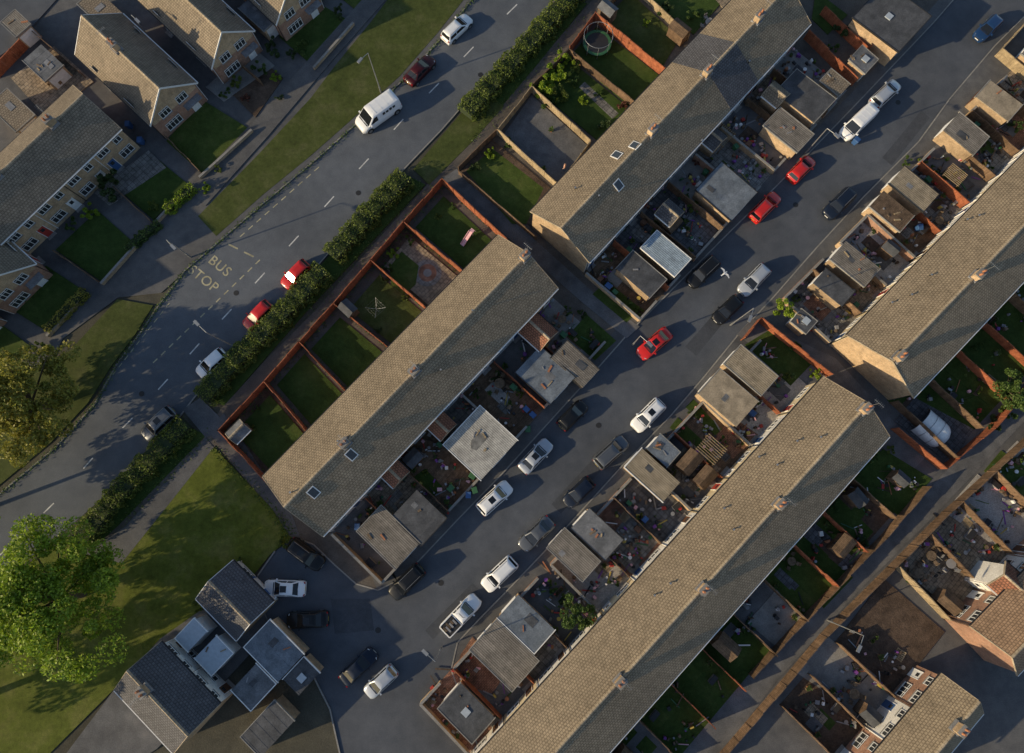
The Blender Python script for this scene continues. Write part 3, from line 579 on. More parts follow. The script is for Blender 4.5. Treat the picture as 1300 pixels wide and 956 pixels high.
def hedge(pts,w,h,mat,size=.11,dens=75):
    q=[P(*p) for p in pts]; b=B('hedge'); allp=[]
    for i in range(len(q)-1):
        a,c=q[i],q[i+1]; L=(c-a).length; d=(c-a)/L; n=Vector((-d.y,d.x,0))
        m=max(1,int(L/1.2))
        for j in range(m):
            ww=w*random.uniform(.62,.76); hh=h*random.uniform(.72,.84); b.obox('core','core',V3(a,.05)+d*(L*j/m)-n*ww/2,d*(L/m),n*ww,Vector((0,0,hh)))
        N_=int(L*(w+2*h)*dens); s=rng.uniform(-.15,L+.15,N_); k=rng.uniform(-(w/2+h),(w/2+h),N_)
        bul=1+.16*np.sin(s*2.1+i)+.12*np.sin(s*5.3+1)+.1*np.sin(s*.7+2*i)+rng.normal(0,.09,N_)
        y=np.clip(k,-w/2,w/2)*bul; z=np.where(np.abs(k)>w/2,h-(np.abs(k)-w/2),h)*(.9+.1*np.sin(s*3.1+2)+.08*np.sin(s*1.3+y*2))+rng.normal(0,.09,N_)
        z*=1-.18*(np.abs(y)/(w/2))**4
        allp.append(np.array([a.x,a.y,.1])+np.outer(s,[d.x,d.y,0])+np.outer(y,[n.x,n.y,0])+np.outer(np.maximum(z,0),[0,0,1]))
    e=b.done(); me=leafmesh('foliage',np.concatenate(allp),size,mat); o=bpy.data.objects.new('foliage',me); COL.objects.link(o); o.parent=e
    o.matrix_parent_inverse=Matrix.Translation(-e.location)
hedge([(735,-15),(690,40),(640,95),(592,148)],2.6,1.6,'leafH'); hedge([(516,228),(470,275),(424,328)],2.5,1.7,'leafH'); hedge([(412,345),(360,402),(300,462),(262,506)],2.5,1.7,'leafH')
hedge([(240,538),(190,590),(150,632),(112,682)],2.5,1.6,'leafH'); hedge([(248,240),(215,270)],1.1,1.2,'leafL'); hedge([(205,285),(165,318)],.9,1.0,'leafG'); hedge([(112,372),(65,420)],1.0,1.2,'leafY')
SH=[]
for k,(m,nc,per) in enumerate([('leafG',12,110),('leafD',12,110),('leafL',12,100),('leafH',10,110),('leafR',10,90)]):
    pts,_=crown(1.0,1.5,nc,per,0.05); SH.append(leafmesh('shrub',pts,.11,m))
def shrub(px,py,r,k,raw=None):
    p=raw if raw is not None else P(px,py,r*.7); o=bpy.data.objects.new('shrub',SH[k]); COL.objects.link(o); o.location=(p.x,p.y,.1); o.rotation_euler=(0,0,random.random()*6.28); o.scale=(r,r*random.uniform(.85,1.15),r*random.uniform(.8,1.1))
for a in [(690,112,1.4,2),(703,98,1.6,2),(715,78,1.3,2),(712,120,1.2,3),(698,130,.9,0),(725,100,1.0,0),(740,128,.7,2),(790,135,.7,4),(760,120,.5,0),(732,85,.7,3),(770,160,.8,1),(622,195,.8,2),(605,212,.7,1),(645,182,.6,0),
 (140,235,1.6,1),(115,270,1.0,2),(345,60,1.1,1),(330,88,.9,0),(350,98,.7,2),(300,105,.9,3),(285,118,.7,0),(372,70,.8,1),(218,262,1.0,2),(232,248,.8,0),(262,240,.7,2),(180,300,.7,0),(52,440,.8,3),(385,60,.9,0),(196,262,.7,3),(430,15,.8,1),(410,-10,.9,0),(312,125,.6,4),(278,215,.5,3),(90,285,.7,0),(30,380,.6,3),(355,125,.5,1),
 (492,340,.6,0),(500,322,.7,2),(520,305,.6,0),(515,378,.5,3),(487,355,.5,1),(555,275,.5,3),(575,262,.4,0),(480,420,.4,1),(442,398,.4,0),(320,545,.5,3),(325,520,.4,0),
 (880,262,.8,3),(868,285,.7,0),(885,205,.6,4),(830,315,.5,1),(1070,40,1.0,1),(1055,60,.8,0),(1010,440,.6,0),(1035,475,.7,2),(1000,478,.5,3),(880,525,.5,1),(1105,580,.7,0),(1130,570,.6,3),(1095,690,.8,1),(1060,640,.6,0),(1170,205,.6,3),(1200,225,.6,1),(1185,215,.5,0),(1215,240,.5,3),(1262,540,.9,1),(1280,520,1.0,0),(1240,440,.6,0),(700,745,.6,0),(715,762,.7,1),(760,800,.6,1),(705,800,.5,3),(855,600,.4,3),(915,560,.5,0),(1010,380,.5,3),(1255,210,.5,0),(1290,160,.7,1),(605,500,.5,0),(630,480,.6,1),(660,500,.5,3),(790,290,.6,1),(740,400,.6,1),(720,395,.5,0),(810,395,.6,3),(540,600,.4,3),(470,650,.5,1),(880,20,.8,0),(845,10,.9,1),(820,30,.5,2),(360,690,.8,3),(305,715,.6,0),(255,768,.8,3),(1110,290,.5,1),(1150,205,.6,0),(895,545,.4,2),(945,560,.4,0),(812,655,.4,3),(780,740,.5,0)]: shrub(*a)
tp=[]
def tufts(pts,n,spread=.35):
    q=[P(*p) for p in pts]
    for i in range(len(q)-1):
        for _ in range(n):
            t=rng.uniform(); p=q[i].lerp(q[i+1],t); tp.append((p.x+rng.normal()*spread,p.y+rng.normal()*spread,.16+rng.uniform(0,.12)))
tufts(outs,220); tufts([(272,568),(350,650),(372,682)],260,.4); tufts(NWm[1:17],160,.18); tufts([(150,668),(262,553)],300,.4); tufts([(390,395),(540,235)],400,.5); tufts([(600,180),(745,5)],400,.5)
for a,c in zip(outs,ins): tufts([a,c],160,.2)
go=bpy.data.objects.new('weeds_and_grass_tufts',leafmesh('weeds',np.array(tp),.11,'leafG')); COL.objects.link(go)
# ---------------------------------------------------------------- props
def props():
    D={}
    for c in('blue','green','brown'):
        b=B('wheelie_bin'); m='p_'+c
        vs=[(-.24,-.28,.08),(.24,-.28,.08),(.24,.24,.08),(-.24,.24,.08),(-.29,-.36,.95),(.29,-.36,.95),(.29,.33,.95),(-.29,.33,.95)]
        b.add('bin_body',m,vs,[(3,2,1,0),(4,5,6,7),(0,1,5,4),(1,2,6,5),(2,3,7,6),(3,0,4,7)])
        b.add('bin_body',m,[(-.31,-.4,.96),(.31,-.4,.96),(.31,.36,.96),(-.31,.36,.96),(-.27,-.34,1.04),(.27,-.34,1.04),(.27,.3,1.08),(-.27,.3,1.08)],[(3,2,1,0),(4,5,6,7),(0,1,5,4),(1,2,6,5),(2,3,7,6),(3,0,4,7)])
        b.cyl('bin_body','dark',(-.3,.3,.1),(-.22,.3,.1),.1,n=10); b.cyl('bin_body','dark',(.22,.3,.1),(.3,.3,.1),.1,n=10); b.cyl('bin_body','dark',(-.25,.42,.98),(.25,.42,.98),.02,n=6)
        D['bin_'+c]=b
    b=B('plant_pot'); b.cyl('pot','terra',(0,0,0),(0,0,.35),.15,.24,12); b.cyl('pot','soil',(0,0,.35),(0,0,.36),.2,.2,12)
    for k in range(26):
        t=k*2.4; r=.05+.012*k; z=.4+.3*random.random(); b.add('pot','leafG',[(math.cos(t)*r*.3,math.sin(t)*r*.3,.36),(math.cos(t-.3)*r,math.sin(t-.3)*r,z),(math.cos(t)*r*1.3,math.sin(t)*r*1.3,z-.02),(math.cos(t+.3)*r,math.sin(t+.3)*r,z)],[(0,1,2,3)])
    D['pot']=b
    for nm,m in(('grey','p_grey'),('wood','wood')):
        b=B('garden_table_and_chairs'); b.cyl('top',m,(0,0,.7),(0,0,.74),.55,n=16); b.cyl('legs',m,(0,0,0),(0,0,.7),.04,n=6); b.cyl('legs',m,(0,0,0),(0,0,.04),.25,n=8)
        for k in range(4):
            a=k*math.pi/2+.4; c=Vector((math.cos(a)*.95,math.sin(a)*.95,0)); b.box('chairs',m,c+Vector((0,0,.42)),.42,.42,.04,a); b.box('chairs',m,c*1.22+Vector((0,0,.42)),.04,.42,.45,a)
            for sx in(-.18,.18):
                for sy in(-.18,.18): b.box('chairs',m,c+Vector((sx,sy,0)),.04,.04,.42)
        D['table_'+nm]=b
    for nm,m,mw,w,d in(('a','felt_g','wood',1.5,2.0),('b','felt_d','fenceB',1.3,1.7),('c','deck','fenceB',1.6,2.3)):
        b=B('garden_shed'); h=1.8
        b.box('walls',mw,(0,0,0),w,d,h)
        for s in(-1,1): b.add('walls',mw,[(-w/2,s*d/2,h),(w/2,s*d/2,h),(0,s*d/2,h+.4)],[(0,1,2) if s<0 else (2,1,0)])
        for s in(-1,1):
            x=s*(w/2+.12); vs=[(x,-d/2-.1,h-.04),(x,d/2+.1,h-.04),(0,d/2+.1,h+.44),(0,-d/2-.1,h+.44)]; b.add('roof',m,vs,[(0,1,2,3) if s>0 else (3,2,1,0)])
        b.box('door','wood',(0,-d/2-.02,.08),.7,.03,1.6); b.box('window','glass',(w/2+.01,.3,1.1),.02,.6,.4); D['shed_'+nm]=b
    b=B('wooden_pallet')
    for k in range(6): b.box('boards','fenceY',(-.5+k*.2,0,.12),.12,1.0,.02)
    for y in(-.45,0,.45): b.box('boards','fenceY',(0,y,0),1.15,.1,.115)
    D['pallet']=b
    b=B('storage_box'); b.box('box','p_grey',(0,0,0),1.1,.55,.5); b.box('lid','dark',(0,0,.51),1.16,.6,.07); D['box']=b
    b=B('timber_planter'); b.box('sides','wood',(0,0,0),1.4,.5,.4); b.box('earth','soil',(0,0,.402),1.3,.4,.02)
    for k in range(40):
        x,y=random.uniform(-.6,.6),random.uniform(-.18,.18); z=.42; a=random.random()*6; s=.1
        b.add('plants','leafG',[(x,y,z),(x+s*math.cos(a),y+s*math.sin(a),z+.15),(x,y,z+.3),(x-s*math.cos(a),y-s*math.sin(a),z+.15)],[(0,1,2,3)])
    D['planter']=b
    b=B('rotary_clothes_line'); b.cyl('pole','metal',(0,0,0),(0,0,1.9),.025,n=6)
    for k in range(4):
        a=k*math.pi/2; e=Vector((math.cos(a)*1.2,math.sin(a)*1.2,2.0)); b.cyl('arms','metal',(0,0,1.4),e,.015,n=4)
        e2=Vector((math.cos(a+math.pi/2)*1.2,math.sin(a+math.pi/2)*1.2,2.0))
        for f in(.4,.7,1): b.cyl('lines','metal',Vector((e.x*f,e.y*f,1.4+.6*f)),Vector((e2.x*f,e2.y*f,1.4+.6*f)),.005,n=3)
    D['line']=b
    b=B('pergola')
    for x in(-1.2,1.2):
        for y in(-1,1): b.box('posts','fenceB',(x,y,0),.1,.1,2.1)
        b.box('beams','fenceB',(x,0,2.1),.08,2.5,.12)
    for k in range(9): b.box('slats','fenceY',(0,-1.1+k*.275,2.22),2.7,.06,.08)
    D['pergola']=b
    return D
PR={}
for k,b in props().items():
    PR[k]=b.done((0,0,-50))
used={}
def prop(k,loc,rot,sc=1):
    e=PR[k]; nm=e.name.split('.')[0]
    if k not in used:
        used[k]=1; e.location=loc; e.rotation_euler=(0,0,rot); e.scale=(sc,)*3; return
    inst(e,nm,loc,rot,sc)
def clutter(t,side,lst,npu,kp,junk=26):
    base=t.O+(t.v*t.W if side>0 else t.v*0); n=t.v*side; Lu=t.L/t.n; D=abs((P(*kp)-base).dot(t.v))
    for i in range(t.n):
        for _ in range(npu):
            k=random.choice(lst); m=.6 if k[:3] in('bin','pot','pal','box') else 1.35
            if Lu<2*m: continue
            p=base+t.u*(Lu*i+random.choice((random.uniform(m,Lu-m),m,Lu-m)))+n*random.uniform(.8,D-m)
            if any((p-c).length<r+m*.6 for c,r in OCC): continue
            OCC.append((p,m*.7)); prop(k,V3(p,.14),ANG+random.choice((0,1.57,3.14,random.uniform(-.2,.2))) ,random.uniform(.85,1.1))
    b=B('yard_clutter'); cols=['p_grey','p_grey','wood','wood','terra','dark','fenceB','white','p_red','p_green','p_yellow','p_pink','p_purple','leafG','metal','conc','lead','dark','soil']
    for i in range(int(t.n*junk)):
        cx=t.u*random.uniform(.2,t.L-.2)+n*random.uniform(.3,D-.2)+base
        if any((cx-c).length<r-.3 for c,r in OCC): continue
        for _ in range(random.randint(1,4)):
            p=cx+Vector((random.gauss(0,.3),random.gauss(0,.3),0)); p.z=.16; th=random.random()*3.14; dd=Vector((math.cos(th),math.sin(th),0)); e=Vector((-dd.y,dd.x,0)); m=random.choice(cols); hh=random.uniform(.05,.55)
            if random.random()<.35: b.cyl('clutter',m,p,p+Vector((0,0,hh)),random.uniform(.08,.22),random.uniform(.08,.25),n=9)
            elif random.random()<.3:
                b.obox('clutter',m,p,dd*random.uniform(.8,1.8),e*random.uniform(.06,.15),Vector((0,0,.07)))
            else: b.obox('clutter',m,p,dd*random.uniform(.1,.55),e*random.uniform(.1,.45),Vector((random.uniform(-.05,.05),0,hh)))
    b.done()
OCC+=[(P(1188,545),3.0),(P(757,60),2.0)]
fl=['bin_blue','bin_green','bin_brown','pot','pot','box','pallet','table_grey','planter','shed_b','pot','pot','pergola','table_wood','bin_green','bin_brown','shed_c']
bk=['pot','shed_b','table_wood','planter','pot','pot','box','shed_c','pallet']
clutter(T1,1,fl,6,(728,478)); clutter(T2,1,fl,6,(973,228)); clutter(T3,-1,fl,6,(863,540)); clutter(T4,-1,fl,6,(1109,264)); clutter(T3,1,bk,2,(1152,630),7); clutter(T4,1,bk,2,(1262,517),7); clutter(T5,-1,bk,4,(1225,625),16); clutter(T6,-1,bk,3,(1225,625),12)
for k,px,py,r in [('table_wood',877,592,0),('table_wood',70,100,.5),('table_grey',900,30,0),('line',480,395,0),('bin_blue',180,180,0),('bin_blue',165,160,0),('bin_blue',322,735,0),('shed_b',445,395,ANG),('shed_a',770,20,ANG),('table_grey',1205,715,.4),('table_wood',1180,705,.2),('bin_blue',1085,180,ANG),('pot',700,165,0),('pot',690,215,0),('shed_c',860,45,ANG),('bin_blue',595,628,0),('bin_green',603,622,.3),('bin_blue',668,520,ANG),('bin_blue',676,527,ANG),('bin_green',670,545,0),('bin_blue',1165,290,0),('bin_blue',455,668,0)]: prop(k,V3(P(px,py,.5),.16),r)
up=Vector((0,0,1))
b=B('trampoline'); c=V3(P(757,60),.12); R=1.8; b.cyl('mat','dark',c+up*.75,c+up*.77,R*.8,n=28,smooth=False)
for i in range(28):
    a0_,a1_=i*2*math.pi/28,(i+1)*2*math.pi/28; p=lambda a,r,z:c+Vector((math.cos(a)*r,math.sin(a)*r,z))
    b.face('pad','p_green',[p(a0_,R*.8,.8),p(a0_,R,.8),p(a1_,R,.8),p(a1_,R*.8,.8)]); b.cyl('net_ring','metal',p(a0_,R,2.3),p(a1_,R,2.3),.03,n=4)
for i in range(8): a=i*math.pi/4; b.cyl('poles','metal',c+Vector((math.cos(a)*R,math.sin(a)*R,0)),c+Vector((math.cos(a)*R,math.sin(a)*R,2.35)),.03,n=6)
b.done()
b=B('garden_slide'); c=V3(P(594,304),.17); d=Vector((math.cos(.9),math.sin(.9),0)); n=Vector((-d.y,d.x,0))
b.add('chute','p_pink',[c-d*1.1-n*.25+up*.1,c+d*.7-n*.25+up*.95,c+d*.7+n*.25+up*.95,c-d*1.1+n*.25+up*.1],[(0,1,2,3)])
for s in(-.25,.25): b.obox('sides','p_pink',c-d*1.1+n*s+up*.1,d*1.8+up*.85,n*.04,up*.15)
b.box('platform','p_pink',c+d*.9+up*.9,.45,.5,.06,.9)
for s in(-.2,.2): b.cyl('ladder','white',c+d*1.35+n*s,c+d*1.1+n*s+up*.95,.03,n=6); b.cyl('ladder','white',c+d*.75+n*s,c+d*.75+n*s+up*.9,.03,n=6)
b.done()
b=B('white_gazebo_canopy'); c=V3(P(1188,545,1.0),.1); a=Vector((math.cos(ANG),math.sin(ANG),0)); v=Vector((a.y,-a.x,0)); Wc,Lc=1.7,3.6
vs=[];fs=[]
prof=[(-.5,1),(-.2,1),(.1,1),(.3,.95),(.42,.8),(.5,.55)]
for s,r in prof:
    for i in range(13):
        t=math.pi*i/12; vs.append(c+v*(s*Lc)+a*math.cos(t)*Wc*r+up*(math.sin(t)*1.4*r+.05))
for j in range(5):
    for i in range(12): fs.append((j*13+i,j*13+i+1,(j+1)*13+i+1,(j+1)*13+i))
b.add('cover','white',vs,fs,True)
for s in(-.5,-.2,.1):
    for i in range(12):
        t0,t1=math.pi*i/12,math.pi*(i+1)/12; b.cyl('hoops','metal',c+v*(s*Lc)+a*math.cos(t0)*(Wc+.02)+up*(math.sin(t0)*1.42+.05),c+v*(s*Lc)+a*math.cos(t1)*(Wc+.02)+up*(math.sin(t1)*1.42+.05),.03,n=5)
b.done()
def lamp(px,py,adx,ady,h=8):
    b=B('street_lamp'); c=V3(P(px,py),.1); d=(P(px+adx,py+ady)-P(px,py)); d.z=0; d.normalize()
    b.cyl('base','metal',c,c+up*1.2,.11,.11,8); b.cyl('column','metal',c+up*1.2,c+up*h,.075,.05,8); b.cyl('bracket','metal',c+up*h,c+up*(h+.25)+d*1.1,.04,.035,6)
    e=c+up*(h+.22)+d*1.0; n=Vector((-d.y,d.x,0)); b.obox('lantern','metal',e-n*.16,d*.75,n*.32,up*.14); b.obox('lamp_glass','white',e-n*.13-up*.05+d*.05,d*.62,n*.26,up*.05); b.done()
for a in [(484,118,-10,12,8),(300,441,-10,-10,8),(243,327,10,10,6),(927,413,-5,12,8),(803,438,8,8,5),(560,822,-10,-10,6),(1050,787,-5,10,8),(200,60,10,10,6),(1022,195,10,10,6)]: lamp(*a)
# ---------------------------------------------------------------- vehicles
def rr(xf,xr,w,r,z):
    out=[]
    for cx,cy,a0_ in((xf-r,w-r,0),(xr+r,w-r,1),(xr+r,-w+r,2),(xf-r,-w+r,3)):
        for k in range(4):
            t=(a0_+k/3)*math.pi/2; out.append(Vector((cx+math.cos(t)*r,cy+math.sin(t)*r,z)))
    return out
def car(kind,col,px,py,dx,dy,scl=1.0):
    K=dict(hatch=(4.0,1.74,1.47,1.0,.68,.42,.10),estate=(4.5,1.8,1.48,1.15,.72,.38,.10),saloon=(4.6,1.8,1.43,1.2,.75,1.25,.62),suv=(4.5,1.86,1.68,1.05,.6,.35,.10),van=(5.0,1.92,1.95,.75,.75,.12,.04),pickup=(5.2,1.86,1.75,1.25,.62,2.25,2.05))
    L,W,Hh,ho,ws,rt,rb=K[kind]; p=paint(col); b=B({'van':'parked_van','pickup':'pickup_truck'}.get(kind,'parked_car'))
    zb=.98 if kind not in('suv','van','pickup') else 1.08; xc=L/2-ho
    st=[]; ts=[0,.012,.04,.09,.16,.24,.35,.5,.65,.78,.87,.93,.97,.99,1]
    for t in ts:
        x=L/2-L*t; e=max(0,1-t/.13); r=max(0,1-(1-t)/.09); w=W/2*(1-.30*e**2.2-.16*r**2.2)
        zd=zb-(.04+.30*(1-min(1,(L/2-x)/ho))**1.6 if x>xc else 0) - (.22*r**2)
        if t<.01: zd=min(zd,.62)
        st.append((x,w,zd))
    rings=[]
    for x,w,zd in st:
        hp=[(w*.86,.2),(w*.97,.3),(w,.52),(w*.985,max(.55,zd-.16)),(w*.93,max(.57,zd-.03)),(w*.6,zd+.015),(0,zd+.035)]
        rings.append([Vector((x,y,z)) for y,z in hp]+[Vector((x,-y,z)) for y,z in hp[-2::-1]])
    vs=[v for r in rings for v in r]; n=len(rings[0]); fs=[]
    for i in range(len(rings)-1):
        for j in range(n-1): fs.append((i*n+j,i*n+j+1,(i+1)*n+j+1,(i+1)*n+j))
        fs.append((i*n+n-1,i*n,(i+1)*n,(i+1)*n+n-1))
    b.add('body',p,vs,fs,True); b.add('body',p,rings[0],[list(range(n))[::-1]]); b.add('body',p,rings[-1],[list(range(n))])
    wb,wt=W/2*.91,W/2*.74
    if kind=='van': wb,wt=W/2*.95,W/2*.85
    xf,xtf,xtr,xr=xc,xc-ws,-L/2+rt,-L/2+rb
    R=[rr(xf,xr,wb,.14,zb-.06),rr(xtf,xtr,wt,.16,Hh-.08),rr(xtf-.09,xtr+.07,wt-.09,.13,Hh-.02),rr(xtf-.5,xtr+.45,wt-.4,.1,Hh+.015)]
    vs=[v for r in R for v in r]; n=16; fs=[(i*n+j,i*n+(j+1)%n,(i+1)*n+(j+1)%n,(i+1)*n+j) for i in range(3) for j in range(n)]
    b.add('cabin',p,vs,fs,True); b.add('cabin',p,R[3],[list(range(n))],True)
    def g(xb,xt,lo,hi,nx):
        z0=zb-.06;z1=Hh-.08; o=Vector((nx*.015,0,.012)); f=lambda t:(xb+(xt-xb)*t, z0+(z1-z0)*t)
        x0,q0=f(lo);x1,q1=f(hi); w0=wb+(wt-wb)*lo-.10; w1=wb+(wt-wb)*hi-.10
        b.add('glazing','cglass',[Vector((x0,-w0,q0))+o,Vector((x0,w0,q0))+o,Vector((x1,w1,q1))+o,Vector((x1,-w1,q1))+o],[(0,1,2,3) if nx>0 else (3,2,1,0)])
    g(xf,xtf,.08,.98,1)
    if kind!='van': g(xr,xtr,.15,.95,-1)
    def side(s,xa,xb_,xta,xtb):
        z0=zb-.06;z1=Hh-.08
        def q(x,t): return Vector((x,s*(wb+(wt-wb)*t+.012),z0+(z1-z0)*t+.006))
        b.add('glazing','cglass',[q(xa,.14),q(xb_,.14),q(xtb,.9),q(xta,.9)],[(0,1,2,3) if s<0 else (3,2,1,0)])
    for s in(-1,1):
        mid=(xtf+xtr)/2
        if kind=='van': side(s,xf-.32,xf-1.25,xtf-.12,xf-1.25)
        elif kind=='pickup': side(s,xf-.2,mid+.04,xtf-.1,mid+.04); side(s,mid-.06,xr+.12,mid-.06,xtr+.12)
        else: side(s,xf-.22,mid+.04,xtf-.12,mid+.04); side(s,mid-.06,xr+.3,mid-.06,xtr+.14)
        for wx in(L/2-.78,-L/2+.78):
            y=s*(W/2); b.cyl('wheel_arches','dark',(wx,y-s*.2,.36),(wx,y+s*.004,.36),.39,n=18); b.cyl('tyres','rubber',(wx,y-s*.2,.32),(wx,y+s*.02,.32),.32,n=18); b.cyl('wheels','hub',(wx,y,.32),(wx,y+s*.028,.32),.21,n=12)
        b.obox('mirrors',p,(xf-.38,s*(W/2-.06),zb-.02),Vector((.16,0,0)),Vector((.03,s*.24,0)),Vector((0,0,.14)))
        b.obox('headlamps','light',(L/2-.42,s*(W/2-.36),.66),Vector((.24,0,-.02)),Vector((-.12,s*.22,0)),Vector((0,0,.1)))
        b.obox('tail_lamps','tail',(-L/2-.012,s*(W/2-.33),.68),Vector((.1,0,0)),Vector((.05,s*.2,0)),Vector((0,0,.22)))
    b.box('cowl','dark',(xf+.06,0,zb-.03),.1,W*.72,.035)
    b.box('number_plates','white',(L/2+.005,0,.4),.02,.5,.11); b.box('number_plates','p_yellow',(-L/2-.008,0,.55),.02,.5,.11); b.box('grille','dark',(L/2-.005,0,.52),.02,.8,.12)
    if kind in('estate','suv'):
        for s in(-1,1): b.cyl('roof_rails','metal',(xtf-.2,s*(wt-.1),Hh+.03),(xtr+.2,s*(wt-.1),Hh+.03),.018,n=5)
    if kind in('suv','saloon') and random.random()<.5: b.box('sunroof','cglass',((xtf+xtr)/2+.3,0,Hh+.016),.7,.7,.01)
    if kind=='pickup':
        b.box('load_bed','dark',(-L/2+1.05,0,zb+.03),1.75,W*.8,.02)
        for s in(-1,1): b.box('bed_sides',p,(-L/2+1.05,s*W*.44,zb-.02),1.85,.09,.16)
        b.box('bed_sides',p,(-L/2+.1,0,zb-.02),.08,W*.84,.16)
        for k in range(6): b.box('load','p_grey' if k%2 else 'wood',(-L/2+.4+k*.26,random.uniform(-.3,.3),zb+.05),.2,random.uniform(.4,.9),.12)
    if kind=='van':
        for k in range(4): b.box('roof_ribs',p,(xtf-.6-k*.75,0,Hh+.012),.06,W*.62,.018)
        if scl>1:
            for s in(-1,1):
                for k in range(4): b.box('side_lettering','dark',(-.3-k*.42,s*(wb+wt)/2+s*.02,zb+.28),.28,.03,.34-.05*(k%2))
    p0=P(px,py,.8); d=P(px+dx,py+dy,.8)-p0; b.done((p0.x,p0.y,.012),math.atan2(d.y,d.x),scl)
for c in [('estate','white',580,35,1,-.95),('saloon','darkred',533,88,1,-1.05),('van','white',480,144,-1,.72,1.2),('hatch','red',375,348,-1,1.0),('hatch','red',327,400,-1,1.0),('hatch','white',268,461,-1,.9),('suv','grey',201,538,-1,.95),
 ('hatch','blue',1255,35,-1,.95),('estate','silver',1125,118,1,-.92),('van','white',1089,156,-1,.95),('hatch','red',1018,214,1,-1),('estate','red',972,262,1,-1),('suv','navy',1066,258,-1,1),('suv','black',893,345,-1,.95),('estate','silver',958,355,-1,1.03),('hatch','black',924,393,-1,.95),('saloon','red',831,436,-1,.85),
 ('suv','white',823,527,-1,1),('hatch','black',727,527,1,-1),('suv','grey',776,574,1,-.9),('saloon','silver',680,579,1,-1.05),('hatch','navy',735,625,-1,.95),('suv','white',628,632,1,-.9),('saloon','grey',681,678,-1,.95),('suv','black',516,739,-1,.98),
 ('suv','white',634,729,-1,.95),('pickup','white',585,781,1,-1.05),('suv','black',388,704,1,.75),('saloon','white',361,747,-1,-.03),('saloon','black',390,787,-1,.05),('saloon','navy',455,847,1,-.95),('hatch','silver',483,866,-1,.95)]: car(*c)
# ---------------------------------------------------------------- gull in flight
b=B('seagull'); c=P(920,347,9)
prof=[(-.32,.02),(-.22,.07),(-.05,.1),(.1,.09),(.2,.055),(.27,.06),(.32,.045),(.35,.012)]
vs=[];n=8
for x,r in prof:
    for k in range(n): t=2*math.pi*k/n; vs.append((x,math.cos(t)*r,math.sin(t)*r*.85))
b.add('body','feather',vs,[(i*n+k,i*n+(k+1)%n,(i+1)*n+(k+1)%n,(i+1)*n+k) for i in range(len(prof)-1) for k in range(n)],True)
b.cyl('beak','beak',(.35,0,0),(.42,0,-.01),.014,.004,6); b.add('tail','feather',[(-.28,.03,0),(-.28,-.03,0),(-.46,-.1,0),(-.48,0,0),(-.46,.1,0)],[(0,4,3,2,1)])
for s in(-1,1):
    w=[(.14,.06,.03),(.2,.35,.12),(.08,.7,.08),(-.02,.72,.075),(.0,.36,.11),(-.08,.06,.03)]
    w=[(x,y*s,z) for x,y,z in w]; b.add('wings','featherg',w,[(0,1,4,5) if s<0 else (5,4,1,0),(1,2,3,4) if s<0 else (4,3,2,1)])
    b.add('wing_tips','dark',[(.08,.70*s,.084),(-.02,.72*s,.08),(-.06,.84*s,.06)],[(0,1,2) if s<0 else (2,1,0)])
b.done(c,.6)
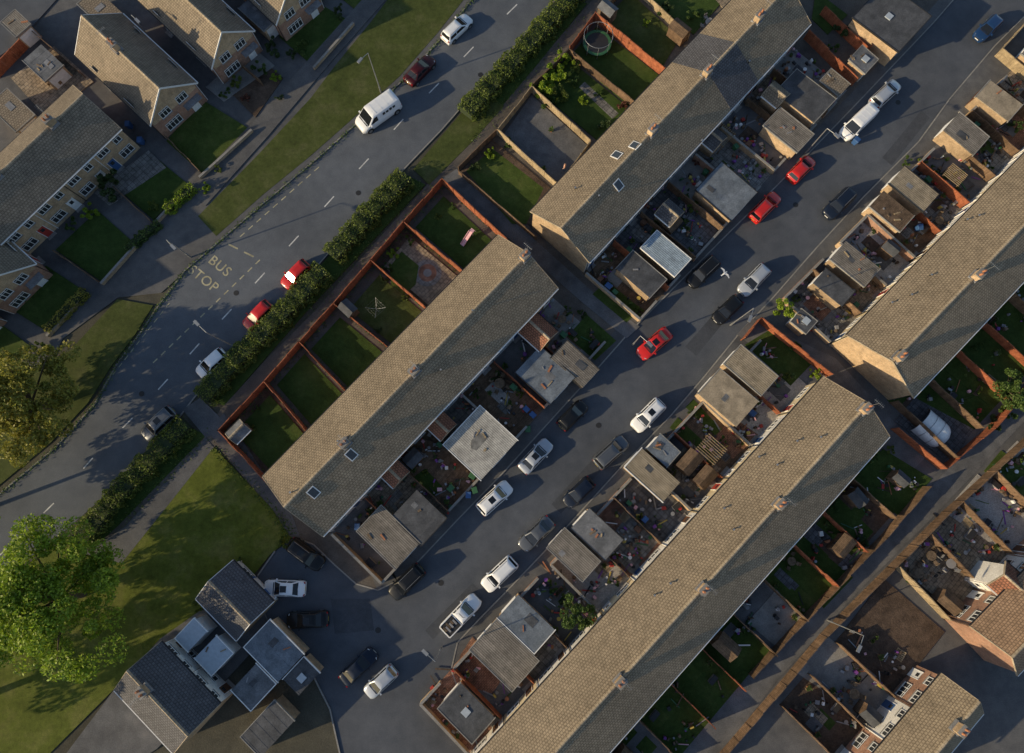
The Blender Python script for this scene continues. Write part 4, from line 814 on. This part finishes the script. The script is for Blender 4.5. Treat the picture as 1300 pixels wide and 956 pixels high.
# ---------------------------------------------------------------- person standing in garden
def person(px,py,rot):
    vv=[];ee=[];rad=[]
    def A(p,r,par=None):
        vv.append(p); rad.append(r)
        if par is not None: ee.append((par,len(vv)-1))
        return len(vv)-1
    pel=A((0,0,.95),.15); ch=A((0,0,1.15),.14,pel); c2=A((0,.01,1.36),.15,ch); nk=A((0,.0,1.5),.06,c2); h0=A((0,.02,1.58),.075,nk); h1=A((0,.02,1.68),.1,h0); A((0,.0,1.75),.07,h1); A((0,.105,1.64),.02,h1)
    for s in(-1,1):
        hp=A((s*.1,0,.88),.1,pel); kn=A((s*.12,.03+.05*s,.5),.065,hp); an=A((s*.13,-.02+.05*s,.1),.042,kn); A((s*.14,.12+.05*s,.04),.035,an)
        sh=A((s*.19,0,1.4),.065,c2); el=A((s*.27,-.02,1.13),.045,sh); wr=A((s*.27,.1,.9),.03,el); pm=A((s*.27,.14,.83),.034,wr)
        for k in range(4): f=A((s*(.245+.02*k),.165,.79),.009,pm); A((s*(.245+.02*k),.165-.01,.745-.004*abs(k-1.5)),.008,f)
        f=A((s*.235,.17,.83),.01,pm); A((s*.225,.185,.80),.009,f)
    me=bpy.data.meshes.new('person'); me.from_pydata(vv,ee,[]); o=bpy.data.objects.new('person',me); COL.objects.link(o)
    o.modifiers.new('Skin','SKIN'); me.skin_vertices[0].data[0].use_root=True
    for i,r in enumerate(rad): me.skin_vertices[0].data[i].radius=(r,r)
    ss=o.modifiers.new('S','SUBSURF'); ss.levels=1; ss.render_levels=1
    dg=bpy.context.evaluated_depsgraph_get(); m2=bpy.data.meshes.new_from_object(o.evaluated_get(dg)); o.modifiers.clear(); o.data=m2
    m2.materials.clear()
    for k in('skin','shirt','jeans','hair'): m2.materials.append(M[k])
    for p in m2.polygons:
        c=p.center; p.use_smooth=True
        p.material_index=3 if c.z>1.66 and c.y<.07 else 0 if c.z>1.47 else 1 if (c.z>.95 and not(abs(c.x)>.2 and c.z<1.15)) else 0 if abs(c.x)>.2 else 2
    l=P(px,py); o.location=(l.x,l.y,.2); o.rotation_euler=(0,0,rot)
person(716,217,1.2)
# ---------------------------------------------------------------- light, sky, camera
SD=Vector((-.93,-.36,0)).normalized(); EL=math.radians(17.5)
w=bpy.data.worlds.new('World'); scene.world=w; w.use_nodes=True; nt=w.node_tree; bg=nt.nodes['Background']; sk=nt.nodes.new('ShaderNodeTexSky'); sk.sky_type='NISHITA'; sk.sun_disc=False; sk.sun_elevation=EL; sk.sun_rotation=math.atan2(SD.x,SD.y); sk.ozone_density=1.6
nt.links.new(sk.outputs[0],bg.inputs[0]); bg.inputs[1].default_value=.14
l=bpy.data.lights.new('sun','SUN'); l.energy=5.0; l.angle=math.radians(.5); l.color=(1,.80,.50); o=bpy.data.objects.new('sun',l); COL.objects.link(o)
tosun=Vector((SD.x*math.cos(EL),SD.y*math.cos(EL),math.sin(EL))); o.rotation_euler=tosun.to_track_quat('Z','Y').to_euler(); o.location=tosun*120
cd=bpy.data.cameras.new('camera'); cd.sensor_width=36; cd.lens=F/1300*36; cd.clip_end=2000; cam=bpy.data.objects.new('camera',cd); COL.objects.link(cam); cam.location=(0,0,H); cam.rotation_euler=(TILT,0,0); scene.camera=cam
scene.view_settings.view_transform='Standard'; scene.view_settings.look='None'; scene.view_settings.exposure=0
for k,e in list(PR.items()):
    if k not in used:
        for c in list(e.children): bpy.data.objects.remove(c)
        bpy.data.objects.remove(e)
print('objects',len(bpy.data.objects))
